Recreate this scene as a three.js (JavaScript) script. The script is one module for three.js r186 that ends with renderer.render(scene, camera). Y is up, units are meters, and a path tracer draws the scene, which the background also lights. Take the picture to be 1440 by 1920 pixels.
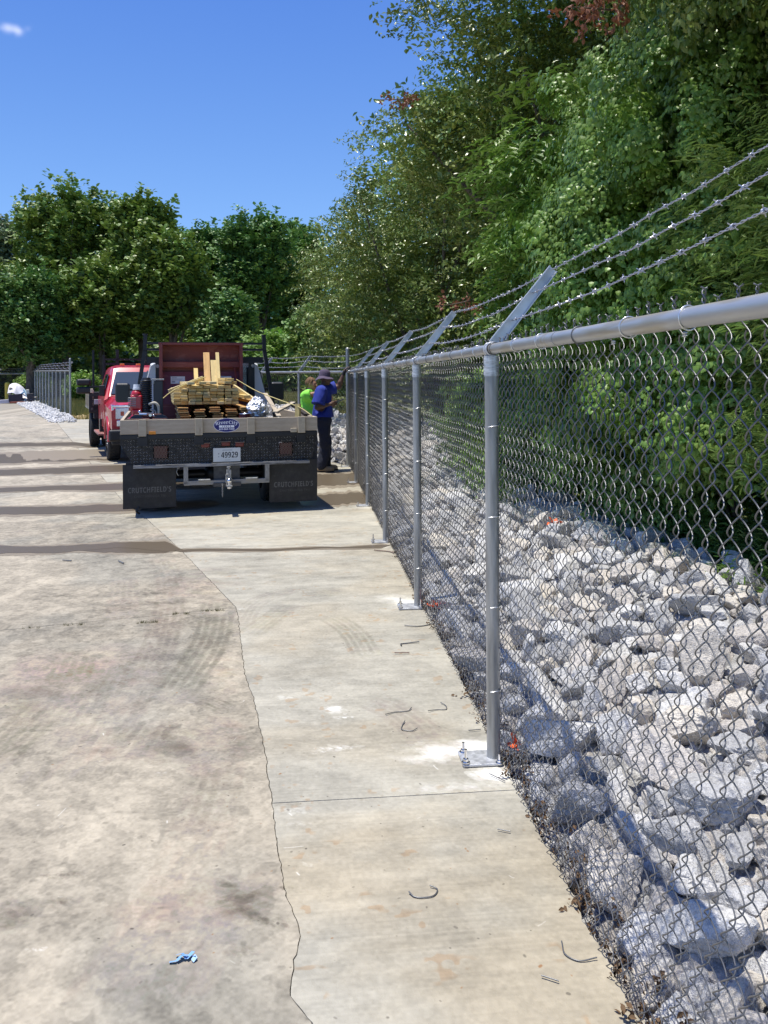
import * as THREE from 'three';
import { RoundedBoxGeometry } from 'three/addons/geometries/RoundedBoxGeometry.js';
import { mergeGeometries, mergeVertices, toCreasedNormals } from 'three/addons/utils/BufferGeometryUtils.js';
import { MarchingCubes } from 'three/addons/objects/MarchingCubes.js';

// ---------------------------------------------------------------- camera, sky, sun, exposure
const scene = new THREE.Scene();
const EYE = 1.684, FOCAL = 1550, SHIFT = 250.75, YAW = 0.0957, ROLL = 0.006;
const camera = new THREE.PerspectiveCamera(2 * Math.atan(960 / FOCAL) * 180 / Math.PI, 0.75, 0.05, 1200);
camera.position.set(0, EYE, 0);
camera.rotation.set(0, -YAW, -ROLL, 'YXZ');
camera.setViewOffset(1440, 1920, 0, SHIFT, 1440, 1920);   // the lens is shifted: the walls of the picture stay upright
scene.add(camera);

const SUN = new THREE.Vector3(-0.19, 1, 0.012).normalize();
const sun = new THREE.DirectionalLight(new THREE.Color(1, 0.962, 0.87), 4.5);
sun.name = 'sun'; sun.position.copy(SUN).multiplyScalar(60); sun.castShadow = true;
sun.shadow.mapSize.set(4096, 4096);
Object.assign(sun.shadow.camera, { left: -40, right: 40, top: 40, bottom: -40, near: 1, far: 160 });
scene.add(sun, sun.target);

const renderer = new THREE.WebGLRenderer({ antialias: true });
renderer.toneMapping = THREE.LinearToneMapping;
renderer.toneMappingExposure = 1.25;
renderer.shadowMap.enabled = true;

function rng(seed) { let s = seed >>> 0; return () => { s = (s + 0x6d2b79f5) | 0; let t = Math.imul(s ^ (s >>> 15), 1 | s); t = (t + Math.imul(t ^ (t >>> 7), 61 | t)) ^ t; return ((t ^ (t >>> 14)) >>> 0) / 4294967296; }; }
const LAT = new Float32Array(256 * 256); { const r = rng(77); for (let i = 0; i < LAT.length; i++) LAT[i] = r(); }
function vn(x, y) {
  const xi = Math.floor(x), yi = Math.floor(y); let fx = x - xi, fy = y - yi; fx = fx * fx * (3 - 2 * fx); fy = fy * fy * (3 - 2 * fy);
  const a = (xi & 255), b = ((xi + 1) & 255), c = (yi & 255) << 8, d = ((yi + 1) & 255) << 8;
  const p = LAT[c + a] + (LAT[c + b] - LAT[c + a]) * fx, q = LAT[d + a] + (LAT[d + b] - LAT[d + a]) * fx;
  return p + (q - p) * fy;
}
function fbm(x, y, o = 4) { let s = 0, a = 0.5, t = 0; for (let i = 0; i < o; i++) { s += a * vn(x + i * 17.3, y + i * 9.1); t += a; a *= 0.5; x *= 2.03; y *= 2.03; } return s / t; }
const lerp = (a, b, t) => a + (b - a) * t, clamp = (x, a = 0, b = 1) => Math.min(b, Math.max(a, x)), sstep = (a, b, x) => { const t = clamp((x - a) / (b - a)); return t * t * (3 - 2 * t); };

{ // clear summer sky with one small cloud, computed as light per direction
  const W = 2048, H = 1024, px = new Float32Array(W * H * 4);
  const cdir = viewDir(18, 55), cx = new THREE.Vector3().crossVectors(new THREE.Vector3(0, 1, 0), cdir).normalize(), cy = new THREE.Vector3().crossVectors(cdir, cx);
  const d = new THREE.Vector3();
  for (let j = 0; j < H; j++) for (let i = 0; i < W; i++) {
    const v = (j + 0.5) / H, u = (i + 0.5) / W, el = (v - 0.5) * Math.PI, az = (u - 0.5) * 2 * Math.PI;
    d.set(Math.cos(el) * Math.cos(az), Math.sin(el), Math.cos(el) * Math.sin(az));
    const h = Math.max(0, d.y), t = Math.pow(1 - h, 3.2), g = Math.max(0, d.dot(SUN));
    const halo = 0.10 * Math.pow(g, 6) + 0.5 * Math.pow(g, 60);
    let r = lerp(0.044, 0.32, t) + halo, gr = lerp(0.142, 0.61, t) + halo, b = lerp(0.56, 1.0, t) + halo;
    const hz = Math.pow(1 - h, 14) * 0.25; r += hz * 0.7; gr += hz * 0.6; b += hz * 0.2;
    if (d.dot(cdir) > 0.98) {
      const a = d.dot(cx) * 62, c = d.dot(cy) * 62;
      const n = fbm(a * 1.6 + 40, c * 2.4 + 11, 5), m = sstep(0.3, 0.95, n * 1.5 - Math.hypot(a * 0.95, c * 1.7) * 0.75 + 0.18);
      r = lerp(r, 0.74, m * 0.75); gr = lerp(gr, 0.80, m * 0.75); b = lerp(b, 1.05, m * 0.75);
    }
    const k = (j * W + i) * 4; px[k] = r; px[k + 1] = gr; px[k + 2] = b; px[k + 3] = 1;
  }
  const sky = new THREE.DataTexture(px, W, H, THREE.RGBAFormat, THREE.FloatType);
  sky.mapping = THREE.EquirectangularReflectionMapping; sky.magFilter = THREE.LinearFilter; sky.needsUpdate = true;
  scene.background = sky; scene.environment = sky;
}

// ---------------------------------------------------------------- helpers
function viewDir(px, py) {   // direction in which a point of the photograph (1440 x 1920) is seen
  let X = (px - 720) / FOCAL, Y = (960 - SHIFT - py) / FOCAL; const c = Math.cos(ROLL), s = Math.sin(ROLL);
  [X, Y] = [c * X + s * Y, -s * X + c * Y];
  const C = Math.cos(YAW), S = Math.sin(YAW);
  return new THREE.Vector3(C * X + S, Y, S * X - C).normalize();
}
function atZ(px, py, z) { const d = viewDir(px, py); return d.multiplyScalar(z / d.z).add(new THREE.Vector3(0, EYE, 0)); }
function onGround(px, py, y = 0) { const d = viewDir(px, py); return d.multiplyScalar((y - EYE) / d.y).add(new THREE.Vector3(0, EYE, 0)); }
const rise = (z) => { const d = -z; return d < 20 ? 0 : d < 32 ? 0.023 * (d - 20) : 0.276 + 0.0115 * Math.min(d - 32, 30); };

const used = new Map();
function numbered(n) { const k = used.get(n) ?? 0; used.set(n, k + 1); return k ? n + '_' + String(k).padStart(3, '0') : n; }
function thing(name, label, category, pos = [0, 0, 0], turn = 0, group) {
  const o = new THREE.Group(); o.name = numbered(name); o.position.set(...pos); o.rotation.y = turn;
  o.userData = { label, category }; if (group) o.userData.group = group; scene.add(o); return o;
}
function struct(name, label) { const o = new THREE.Group(); o.name = numbered(name); o.userData = { kind: 'structure' }; if (label) o.userData.label = label; scene.add(o); return o; }
function flat(g) {
  let f = g.index ? g.toNonIndexed() : g;
  for (const k of Object.keys(f.attributes)) if (!['position', 'normal', 'uv'].includes(k)) f.deleteAttribute(k);
  if (!f.attributes.normal) f.computeVertexNormals();
  if (!f.attributes.uv) f.setAttribute('uv', new THREE.BufferAttribute(new Float32Array(f.attributes.position.count * 2), 2));
  f.morphAttributes = {}; return f;
}
const join = (l) => l.length === 1 ? flat(l[0]) : mergeGeometries(l.map(flat));
function uvBox(g, s = 1, along) {   // texture coordinates in metres, by the plane each face lies nearest to
  g = flat(g); const p = g.attributes.position, n = g.attributes.normal, uv = g.attributes.uv;
  for (let i = 0; i < p.count; i += 3) {
    let nx = 0, ny = 0, nz = 0; for (let k = 0; k < 3; k++) { nx += n.getX(i + k); ny += n.getY(i + k); nz += n.getZ(i + k); }
    nx = Math.abs(nx); ny = Math.abs(ny); nz = Math.abs(nz);
    for (let k = 0; k < 3; k++) {
      const x = p.getX(i + k), y = p.getY(i + k), z = p.getZ(i + k); let a, b;
      if (nx > ny && nx > nz) { a = z; b = y; } else if (ny > nz) { a = z; b = x; } else { a = x; b = y; }
      if (along === 'x' && ny > nz && ny > nx) [a, b] = [b, a];
      uv.setXY(i + k, a * s, b * s);
    }
  }
  return g;
}
function mesh(name, geos, mat, parent = scene) {
  const m = new THREE.Mesh(Array.isArray(geos) ? join(geos) : geos, mat); m.name = parent === scene ? numbered(name) : name;
  m.castShadow = m.receiveShadow = true; parent.add(m); return m;
}
const tag = (o, label, category, group, kind) => { o.userData = { label }; if (category) o.userData.category = category; if (group) o.userData.group = group; if (kind) o.userData.kind = kind; return o; };
const stuff = (o, label) => { o.userData = { kind: 'stuff' }; if (label) o.userData.label = label; return o; };
const bx = (w, h, d, x = 0, y = 0, z = 0, r = 0) => { const k = Math.min(r, w * 0.45, h * 0.45, d * 0.45); const g = k > 0.0005 ? new RoundedBoxGeometry(w, h, d, 2, k) : new THREE.BoxGeometry(w, h, d); g.translate(x, y, z); return g; };
const V = (x, y, z) => new THREE.Vector3(x, y, z);
function bar(a, b, w, h) { // a box from a to b
  const d = V().subVectors(b, a), L = d.length(), g = new THREE.BoxGeometry(w, h, L);
  g.applyMatrix4(new THREE.Matrix4().lookAt(a, b, Math.abs(d.y) > 0.98 * L ? V(1, 0, 0) : V(0, 1, 0))); g.translate((a.x + b.x) / 2, (a.y + b.y) / 2, (a.z + b.z) / 2); return g;
}
const cyl = (r0, r1, h, x = 0, y = 0, z = 0, n = 20, axis = 'y') => { const g = new THREE.CylinderGeometry(r1, r0, h, n); if (axis === 'x') g.rotateZ(-Math.PI / 2); if (axis === 'z') g.rotateX(Math.PI / 2); g.translate(x, y, z); return g; };
const tube = (pts, r, seg = 24, n = 8) => new THREE.TubeGeometry(new THREE.CatmullRomCurve3(pts), seg, r, n);
function prism(pts, w, bevel = 0) { // side outline [z, y] pulled across x
  const s = new THREE.Shape(pts.map(([a, b]) => new THREE.Vector2(a, b)));
  const g = new THREE.ExtrudeGeometry(s, { depth: w - 2 * bevel, bevelEnabled: bevel > 0, bevelSize: bevel, bevelThickness: bevel, bevelSegments: 3, bevelOffset: -bevel });
  g.translate(0, 0, -w / 2 + bevel); g.rotateY(-Math.PI / 2); return g;   // shape x -> world z, depth -> -x
}
const M4 = new THREE.Matrix4(), Q = new THREE.Quaternion(), E3 = new THREE.Euler(), S3 = new THREE.Vector3(), P3 = new THREE.Vector3();
function inst(name, geo, mat, list, parent, colors) { // list of [x,y,z, rx,ry,rz, s | [sx,sy,sz]]
  const o = new THREE.InstancedMesh(geo, mat, list.length); o.name = parent === scene ? numbered(name) : name; o.castShadow = o.receiveShadow = true;
  list.forEach((l, i) => {
    if (l.isMatrix4) { o.setMatrixAt(i, l); } else {
      P3.set(l[0], l[1], l[2]); Q.setFromEuler(E3.set(l[3], l[4], l[5])); const s = l[6]; Array.isArray(s) ? S3.set(...s) : S3.setScalar(s);
      o.setMatrixAt(i, M4.compose(P3, Q, S3));
    }
    if (colors) o.setColorAt(i, colors[i]);
  });
  parent.add(o); return o;
}

// ---------------------------------------------------------------- textures and materials
function texture(W, H, fn, { srgb = true, rep } = {}) {
  const d = new Uint8Array(W * H * 4);
  for (let j = 0; j < H; j++) for (let i = 0; i < W; i++) { const c = fn(i / W, j / H, i, j), k = (j * W + i) * 4; if (typeof c === 'number') d[k] = d[k + 1] = d[k + 2] = clamp(c) * 255; else { d[k] = clamp(c[0]) * 255; d[k + 1] = clamp(c[1]) * 255; d[k + 2] = clamp(c[2]) * 255; } d[k + 3] = 255; }
  const t = new THREE.DataTexture(d, W, H); t.wrapS = t.wrapT = THREE.RepeatWrapping; t.magFilter = THREE.LinearFilter; if (srgb) t.colorSpace = THREE.SRGBColorSpace; if (rep) t.repeat.set(...rep); t.needsUpdate = true; return t;
}
const toS = (l) => l <= 0.0031308 ? 12.92 * l : 1.055 * Math.pow(l, 1 / 2.4) - 0.055;
function tnoise(u, v, f, o) { // noise that repeats over 0..1
  let s = 0, a = 0.5, t = 0; for (let k = 0; k < o; k++) { const F = f << k; const x = u * F, y = v * F, xi = Math.floor(x), yi = Math.floor(y); let fx = x - xi, fy = y - yi; fx = fx * fx * (3 - 2 * fx); fy = fy * fy * (3 - 2 * fy); const h = (i, j) => LAT[((((j % F) + k * 37) & 255) << 8) + (((i % F) + k * 53) & 255)]; const p = lerp(h(xi, yi), h(xi + 1, yi), fx), q = lerp(h(xi, yi + 1), h(xi + 1, yi + 1), fx); s += a * lerp(p, q, fy); t += a; a *= 0.55; } return s / t;
}
const std = (o) => new THREE.MeshStandardMaterial(o), phys = (o) => new THREE.MeshPhysicalMaterial(o);
const rgb = (r, g, b) => new THREE.Color().setRGB(r, g, b);
const grainT = texture(512, 512, (u, v) => tnoise(u, v, 16, 6), { srgb: false });
const metalT = texture(256, 256, (u, v) => { const n = tnoise(u, v, 8, 4); return 0.62 + 0.38 * n; });
const galv = std({ color: rgb(0.60, 0.60, 0.575), map: metalT, metalness: 0.62, roughness: 0.46, bumpMap: grainT, bumpScale: 0.0006, name: 'galvanised steel' });
const railM = (() => { const t = texture(256, 512, (u, v) => { const n = tnoise(u, v, 4, 5), m = sstep(0.52, 0.66, tnoise(u, v, 4, 3)) * 0.45; return [lerp(0.74 + 0.2 * n, 0.72, m), lerp(0.75 + 0.2 * n, 0.66, m), lerp(0.77 + 0.2 * n, 0.54, m)]; }); return std({ color: rgb(0.70, 0.69, 0.65), map: t, metalness: 0.6, roughness: 0.4 }); })();
const wireM = std({ color: rgb(0.17, 0.17, 0.17), metalness: 0.5, roughness: 0.38 });
const barbM = std({ color: rgb(0.5, 0.5, 0.53), metalness: 0.7, roughness: 0.4 });
const armM = std({ color: rgb(0.86, 0.87, 0.88), map: metalT, metalness: 0.4, roughness: 0.35 });
const rustyM = std({ color: rgb(0.24, 0.17, 0.13), metalness: 0.2, roughness: 0.7 });
const tieM = std({ color: rgb(0.72, 0.72, 0.72), metalness: 0.8, roughness: 0.3 });
function woodTex(seed, base, dark, k = 1) {
  const r = rng(seed), o1 = r() * 50, kn = [...Array(4)].map(() => [r(), r()]);
  return texture(512, 128, (u, v) => {
    let w = v * 9 + fbm(u * 3 + o1, v * 6, 3) * 1.6; for (const [a, b] of kn) { const dd = Math.hypot((u - a) * 4, v - b); w += 0.5 * Math.exp(-dd * dd * 120); }
    const ring = 0.5 + 0.5 * Math.sin(w * 6.283 * 1.2), fine = vn(u * 30 + o1, v * 180), b2 = fbm(u * 2 + o1, v * 3 + 7, 3);
    let t = clamp(0.32 * ring * k + 0.4 * fine * 0.7 + 0.5 * b2 - 0.15); for (const [a, b] of kn) t = clamp(t + 0.8 * Math.exp(-((u - a) ** 2 * 9000 + (v - b) ** 2 * 900)));
    return [0, 1, 2].map((c) => toS(lerp(base[c], dark[c], t)));
  });
}
const pineM = [[0.76, 0.57, 0.22], [0.70, 0.50, 0.18], [0.80, 0.64, 0.31], [0.62, 0.46, 0.19]].map((c, i) => std({ map: woodTex(20 + i, c, c.map((x) => x * 0.68)), roughness: 0.75 }));
const cedarM = [[0.58, 0.31, 0.10], [0.50, 0.26, 0.09], [0.64, 0.38, 0.14]].map((c, i) => std({ map: woodTex(40 + i, c, c.map((x) => x * 0.5)), roughness: 0.8 }));
const oakM = std({ map: woodTex(60, [0.52, 0.44, 0.33], [0.32, 0.26, 0.185], 0.7), roughness: 0.85 });
const oak2M = std({ map: woodTex(61, [0.52, 0.45, 0.33], [0.33, 0.27, 0.19], 0.7), roughness: 0.85 });
const blackM = std({ color: rgb(0.012, 0.012, 0.014), roughness: 0.45 }), blackSteel = std({ color: rgb(0.02, 0.021, 0.024), roughness: 0.4, metalness: 0.3, bumpMap: grainT, bumpScale: 0.0006 });
const rubberM = std({ color: rgb(0.018, 0.018, 0.019), roughness: 0.75, bumpMap: grainT, bumpScale: 0.001 });
const chromeM = std({ color: rgb(0.75, 0.75, 0.76), metalness: 1, roughness: 0.16 }), steelM = std({ color: rgb(0.5, 0.5, 0.48), metalness: 0.5, roughness: 0.5, map: metalT });
const whitePaint = phys({ color: rgb(0.78, 0.79, 0.80), roughness: 0.35, clearcoat: 0.6, clearcoatRoughness: 0.1 });
const redPaint = phys({ color: rgb(0.44, 0.008, 0.018), roughness: 0.4, clearcoat: 0.55, clearcoatRoughness: 0.06 });
const glassM = phys({ color: rgb(0.05, 0.065, 0.08), roughness: 0.05, metalness: 0, specularIntensity: 1, clearcoat: 1, clearcoatRoughness: 0.03 });
const maroonM = std({ map: texture(256, 256, (u, v) => { const n = tnoise(u, v, 4, 5), w = sstep(0.6, 0.75, tnoise(u, v, 8, 4)); return [toS(lerp(0.14, 0.20, n) + 0.05 * w), toS(lerp(0.026, 0.04, n) + 0.035 * w), toS(lerp(0.026, 0.038, n) + 0.03 * w)]; }), roughness: 0.5 });
function canvasTex(w, h, draw) { const c = document.createElement('canvas'); c.width = w; c.height = h; const x = c.getContext('2d'); draw(x, w, h); const t = new THREE.CanvasTexture(c); t.colorSpace = THREE.SRGBColorSpace; return t; }
// ---------------------------------------------------------------- terrain, concrete, water
const FX = 0.82;                       // the fence line runs along x = FX
const DIR2 = V(-0.93, 0, -2.26).normalize(), OUT2 = V(-DIR2.z, 0, DIR2.x); // past the corner it bends; OUT2 points out of the yard
if (OUT2.x < 0) OUT2.negate();
const CORNER = V(FX, 0, -15.785), EDGE = 0.86;
function outside(x, z) { // metres outside the fence line, and distance along it
  if (z > CORNER.z) return [x - FX, -z];
  const dx = x - CORNER.x, dz = z - CORNER.z; return [Math.max(dx * OUT2.x + dz * OUT2.z, 0) || dx * OUT2.x + dz * OUT2.z, -CORNER.z + dx * DIR2.x + dz * DIR2.z];
}
function bankHeight(u, s) {
  const crest = s < 3.5 ? 0.40 : s < 9 ? 0.40 - 0.09 * (s - 3.5) / 5.5 : s < 13 ? 0.31 - 0.06 * (s - 9) / 4 : s < 16 ? 0.25 + 0.2 * (s - 13) : 0.78;
  const uc = s < 13 ? 1.5 : 1.1;
  if (u < 0) return -0.16; if (u < uc) return lerp(-0.17, crest, Math.pow(u / uc, 0.85)); if (u < uc + 0.45) return crest;
  return Math.max(-0.35, crest - (u - uc - 0.45) * 0.75);
}
function terrain(x, z) {
  const [u, s] = outside(x, z), base = rise(z) - 0.16;
  let h = base;
  if (u > 0) { const b = bankHeight(u, s) - (u < 2.7 ? 0.16 : 0); h = rise(z) + (s < 27 ? b : lerp(b, -0.1, clamp((s - 27) / 5))); }
  return h;
}
{
  const xs = [], zs = [];
  for (let x = -400; x < -30; x += 30) xs.push(x); for (let x = -30; x < -4; x += 2) xs.push(x); for (let x = -4; x < 7; x += 0.25) xs.push(x); for (let x = 7; x < 30; x += 3) xs.push(x); for (let x = 30; x <= 400; x += 37) xs.push(x);
  for (let z = 40; z > 4; z -= 6) zs.push(z); for (let z = 4; z > -30; z -= 0.5) zs.push(z); for (let z = -30; z > -80; z -= 2.5) zs.push(z); for (let z = -80; z >= -600; z -= 40) zs.push(z);
  const p = [], uv = [], idx = [];
  for (const z of zs) for (const x of xs) { p.push(x, terrain(x, z), z); uv.push(x / 14, z / 14); }
  const n = xs.length;
  for (let j = 0; j < zs.length - 1; j++) for (let i = 0; i < n - 1; i++) { const a = j * n + i; idx.push(a, a + 1, a + n, a + 1, a + n + 1, a + n); }
  const g = new THREE.BufferGeometry(); g.setAttribute('position', new THREE.Float32BufferAttribute(p, 3)); g.setAttribute('uv', new THREE.Float32BufferAttribute(uv, 2)); g.setIndex(idx); g.computeVertexNormals();
  const t = texture(1024, 1024, (u, v) => {
    const a = tnoise(u, v, 4, 6), b = tnoise(u, v, 32, 4), c = sstep(0.45, 0.62, tnoise(u, v, 3, 4));
    const gr = [0.23, 0.25, 0.09], dry = [0.40, 0.36, 0.19]; return [0, 1, 2].map((k) => toS(lerp(gr[k], dry[k], c * 0.8) * (0.55 + 0.5 * a + 0.35 * (b - 0.5))));
  });
  const m = mesh('ground', g, std({ map: t, roughness: 0.95, bumpMap: grainT, bumpScale: 0.03 })); m.userData = { kind: 'structure', label: 'grass and soil ground stretching from the concrete yard to the trees' };
}
const soilM = std({ map: texture(512, 512, (u, v) => { const a = tnoise(u, v, 8, 6), b = tnoise(u, v, 4, 3); return [0, 1, 2].map((k) => toS([0.032, 0.028, 0.025][k] * (0.4 + a * 1.1) * (0.7 + 0.5 * b))); }), roughness: 1 });

// the joint between the old slabs and the strip along the fence, read off the photograph's ground
const joint = [[0.16, 3], [0.05, -1.2], [0.01, -2.17], [-0.05, -2.27], [-0.03, -2.52], [-0.08, -2.75], [-0.12, -3.14], [-0.18, -3.71], [-0.26, -4.29], [-0.34, -4.7], [-0.51, -6.17], [-1.26, -8.41], [-1.97, -10.39], [-2.6, -12], [-5.24, -20], [-9.4, -32]];
function jointAt(z) { for (let i = 0; i < joint.length - 1; i++) { const a = joint[i], b = joint[i + 1]; if (z <= a[1] && z >= b[1]) return lerp(a[0], b[0], (z - a[1]) / (b[1] - a[1])); } return z > 0 ? 0.16 : -9.4; }
function jag(z, k) { const wob = k * ((fbm(z * 5 + 3, 1.5, 5) - 0.5) * 0.03 * (z > -4.8 ? 1 : 0.35) + (vn(z * 70, 8) - 0.5) * 0.005 + (vn(z * 27, 3) - 0.5) * 0.006); return jointAt(z) + wob; }

function paintTex(x0, z0, W, H, ppm, base, paint) { // a concrete surface in metres: speckle, blotches, then marks of its own
  const w = Math.round(W * ppm), h = Math.round(H * ppm), c = document.createElement('canvas'); c.width = w; c.height = h; const x = c.getContext('2d');
  const im = x.createImageData(w, h), d = im.data;
  for (let j = 0; j < h; j++) for (let i = 0; i < w; i++) {
    const X = x0 + i / ppm, Z = z0 + j / ppm, col = base(X, Z), k = (j * w + i) * 4;
    d[k] = toS(clamp(col[0])) * 255; d[k + 1] = toS(clamp(col[1])) * 255; d[k + 2] = toS(clamp(col[2])) * 255; d[k + 3] = 255;
  }
  x.putImageData(im, 0, 0); x.setTransform(ppm, 0, 0, ppm, -x0 * ppm, -z0 * ppm); x.lineCap = 'butt'; x.lineJoin = 'round';
  if (paint) paint(x);
  const t = new THREE.CanvasTexture(c); t.colorSpace = THREE.SRGBColorSpace; t.wrapS = t.wrapT = THREE.ClampToEdgeWrapping; t.userData = { x0, z0, W, H }; return t;
}
const oldBase = (X, Z) => {
  const a = fbm(X * 0.7 + 3, Z * 0.7, 4), b = fbm(X * 2.6 + 9, Z * 2.6 + 4, 4), c = vn(X * 95, Z * 95), e = vn(X * 37 + 5, Z * 37), f = fbm(X * 11, Z * 11 + 30, 3);
  const streak = fbm((X + Z * 0.33) * 5.5, (Z - X * 0.33) * 0.7 + 50, 4);
  let k = 0.82 + 0.30 * (a - 0.5) + 0.32 * (b - 0.5) + 0.24 * (c - 0.5) + 0.20 * (e - 0.5) + 0.16 * (sstep(0.46, 0.54, fbm(X * 15 + 5, Z * 15, 4)) - 0.5) + 0.26 * (f - 0.5) + 0.30 * (streak - 0.5);
  const grey = sstep(0.48, 0.68, fbm(X * 1.1 + 20, Z * 1.1 + 2, 4)); k *= 1 - 0.12 * grey;
  const pit = sstep(0.80, 0.93, vn(X * 26 + 71, Z * 26 + 13)) * sstep(0.45, 0.6, f) * 0.25; k *= 1 - pit;
  const pale = sstep(0.56, 0.72, fbm(X * 4 + 60, Z * 4 + 8, 4)) * 0.13; k += pale;
  return [lerp(0.388, 0.350, grey) * k, lerp(0.339, 0.319, grey) * k, lerp(0.256, 0.252, grey) * k];
};
const newBase = (X, Z) => {
  const a = fbm(X * 0.9 + 31, Z * 0.9, 4), b = fbm(X * 2.2 + 4, Z * 6 + 4, 4), br = vn(X * 2.2 + 7, Z * 150) * 0.6 + vn(X * 5, Z * 70 + 9) * 0.4, c = vn(X * 80, Z * 80), e = fbm(X * 9, Z * 14, 3);
  let k = 0.89 + 0.30 * (a - 0.5) + 0.40 * (b - 0.5) + 0.15 * (br - 0.5) + 0.15 * (c - 0.5) + 0.28 * (e - 0.5) + 0.07 * (sstep(0.46, 0.54, fbm(X * 14 + 5, Z * 22, 4)) - 0.5);
  const warm = sstep(0.45, 0.7, fbm(X * 1.3 + 8, Z * 1.8 + 70, 4)) * (Z > -3.3 ? 1 : 0.55), rust = sstep(0.78, 0.88, vn(X * 11 + 3, Z * 11 + 3)) * sstep(0.6, 0.75, vn(X * 40, Z * 40)) * 0.5;
  return [lerp(0.40, 0.40, warm) * k * (1 - 0.1 * rust), lerp(0.372, 0.347, warm) * k * (1 - 0.35 * rust), lerp(0.300, 0.252, warm) * k * (1 - 0.55 * rust)];
};
const rp = rng(5);
const gp = (p) => { const q = onGround(p[0], p[1]); return [q.x, q.z]; };
function curve(ctx, pts) { ctx.beginPath(); ctx.moveTo(...pts[0]); for (let i = 1; i < pts.length - 1; i++) ctx.quadraticCurveTo(...pts[i], (pts[i][0] + pts[i + 1][0]) / 2, (pts[i][1] + pts[i + 1][1]) / 2); ctx.lineTo(...pts[pts.length - 1]); ctx.stroke(); }
function tyre(ctx, pts, width, alpha, colour = '70,64,58', ribs = 5) { // rubber left by a tyre: soft overlapping dabs, stronger along its ribs and worn away in places
  const seed = rp() * 90, c = new THREE.CatmullRomCurve3(pts.map((p) => V(p[0], 0, p[1]))), L = c.getLength(), n = Math.ceil(L / 0.028), q = V(), d = V();
  for (let i = 0; i < n; i++) {
    const t = (i + 0.5) / n; c.getPointAt(t, q); c.getTangentAt(t, d); const end = sstep(0, 0.18, t) * sstep(0, 0.12, 1 - t), worn = sstep(0.32, 0.62, fbm(t * L * 2.2 + seed, 3, 3)), rot = Math.atan2(d.z, d.x);
    for (let r = 0; r < ribs; r++) { const o = (r + 0.5) / ribs - 0.5, w = sstep(0.25, 0.6, fbm(t * L * 5 + r * 7 + seed, 9, 3)), a = alpha * 0.17 * end * worn * (0.35 + 0.65 * w) * (0.7 + 0.6 * rp()); ctx.fillStyle = `rgba(${colour},${a})`; ctx.beginPath(); ctx.ellipse(q.x - d.z * o * width + (rp() - 0.5) * 0.008, q.z + d.x * o * width + (rp() - 0.5) * 0.008, 0.03 + 0.02 * rp(), width / ribs * (0.30 + 0.16 * rp()), rot + (rp() - 0.5) * 0.25, 0, 6.283); ctx.fill(); }
    if (i % 2) { ctx.fillStyle = `rgba(${colour},${alpha * 0.08 * end * worn})`; ctx.beginPath(); ctx.ellipse(q.x, q.z, 0.07, width * 0.55, rot, 0, 6.283); ctx.fill(); }
  }
}
function blot(ctx, x, z, rx, rz, colour, alpha, n = 60, rot = 0) { // a soft ragged stain made of many small dabs
  for (let i = 0; i < n; i++) { const a = rp() * 6.283, r = Math.pow(rp(), 0.7), X = Math.cos(a) * r * rx, Z = Math.sin(a) * r * rz, s = (0.1 + 0.3 * rp()) * Math.min(rx, rz); ctx.fillStyle = `rgba(${colour},${alpha * (0.3 + rp()) * (1 - r * 0.7)})`; ctx.beginPath(); ctx.ellipse(x + X * Math.cos(rot) - Z * Math.sin(rot), z + X * Math.sin(rot) + Z * Math.cos(rot), s * (1 + rp()), s * (0.5 + rp() * 0.6), rot + rp(), 0, 6.283); ctx.fill(); }
}
const DARK = '66,60,48', PALE = '240,238,232';
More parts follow.
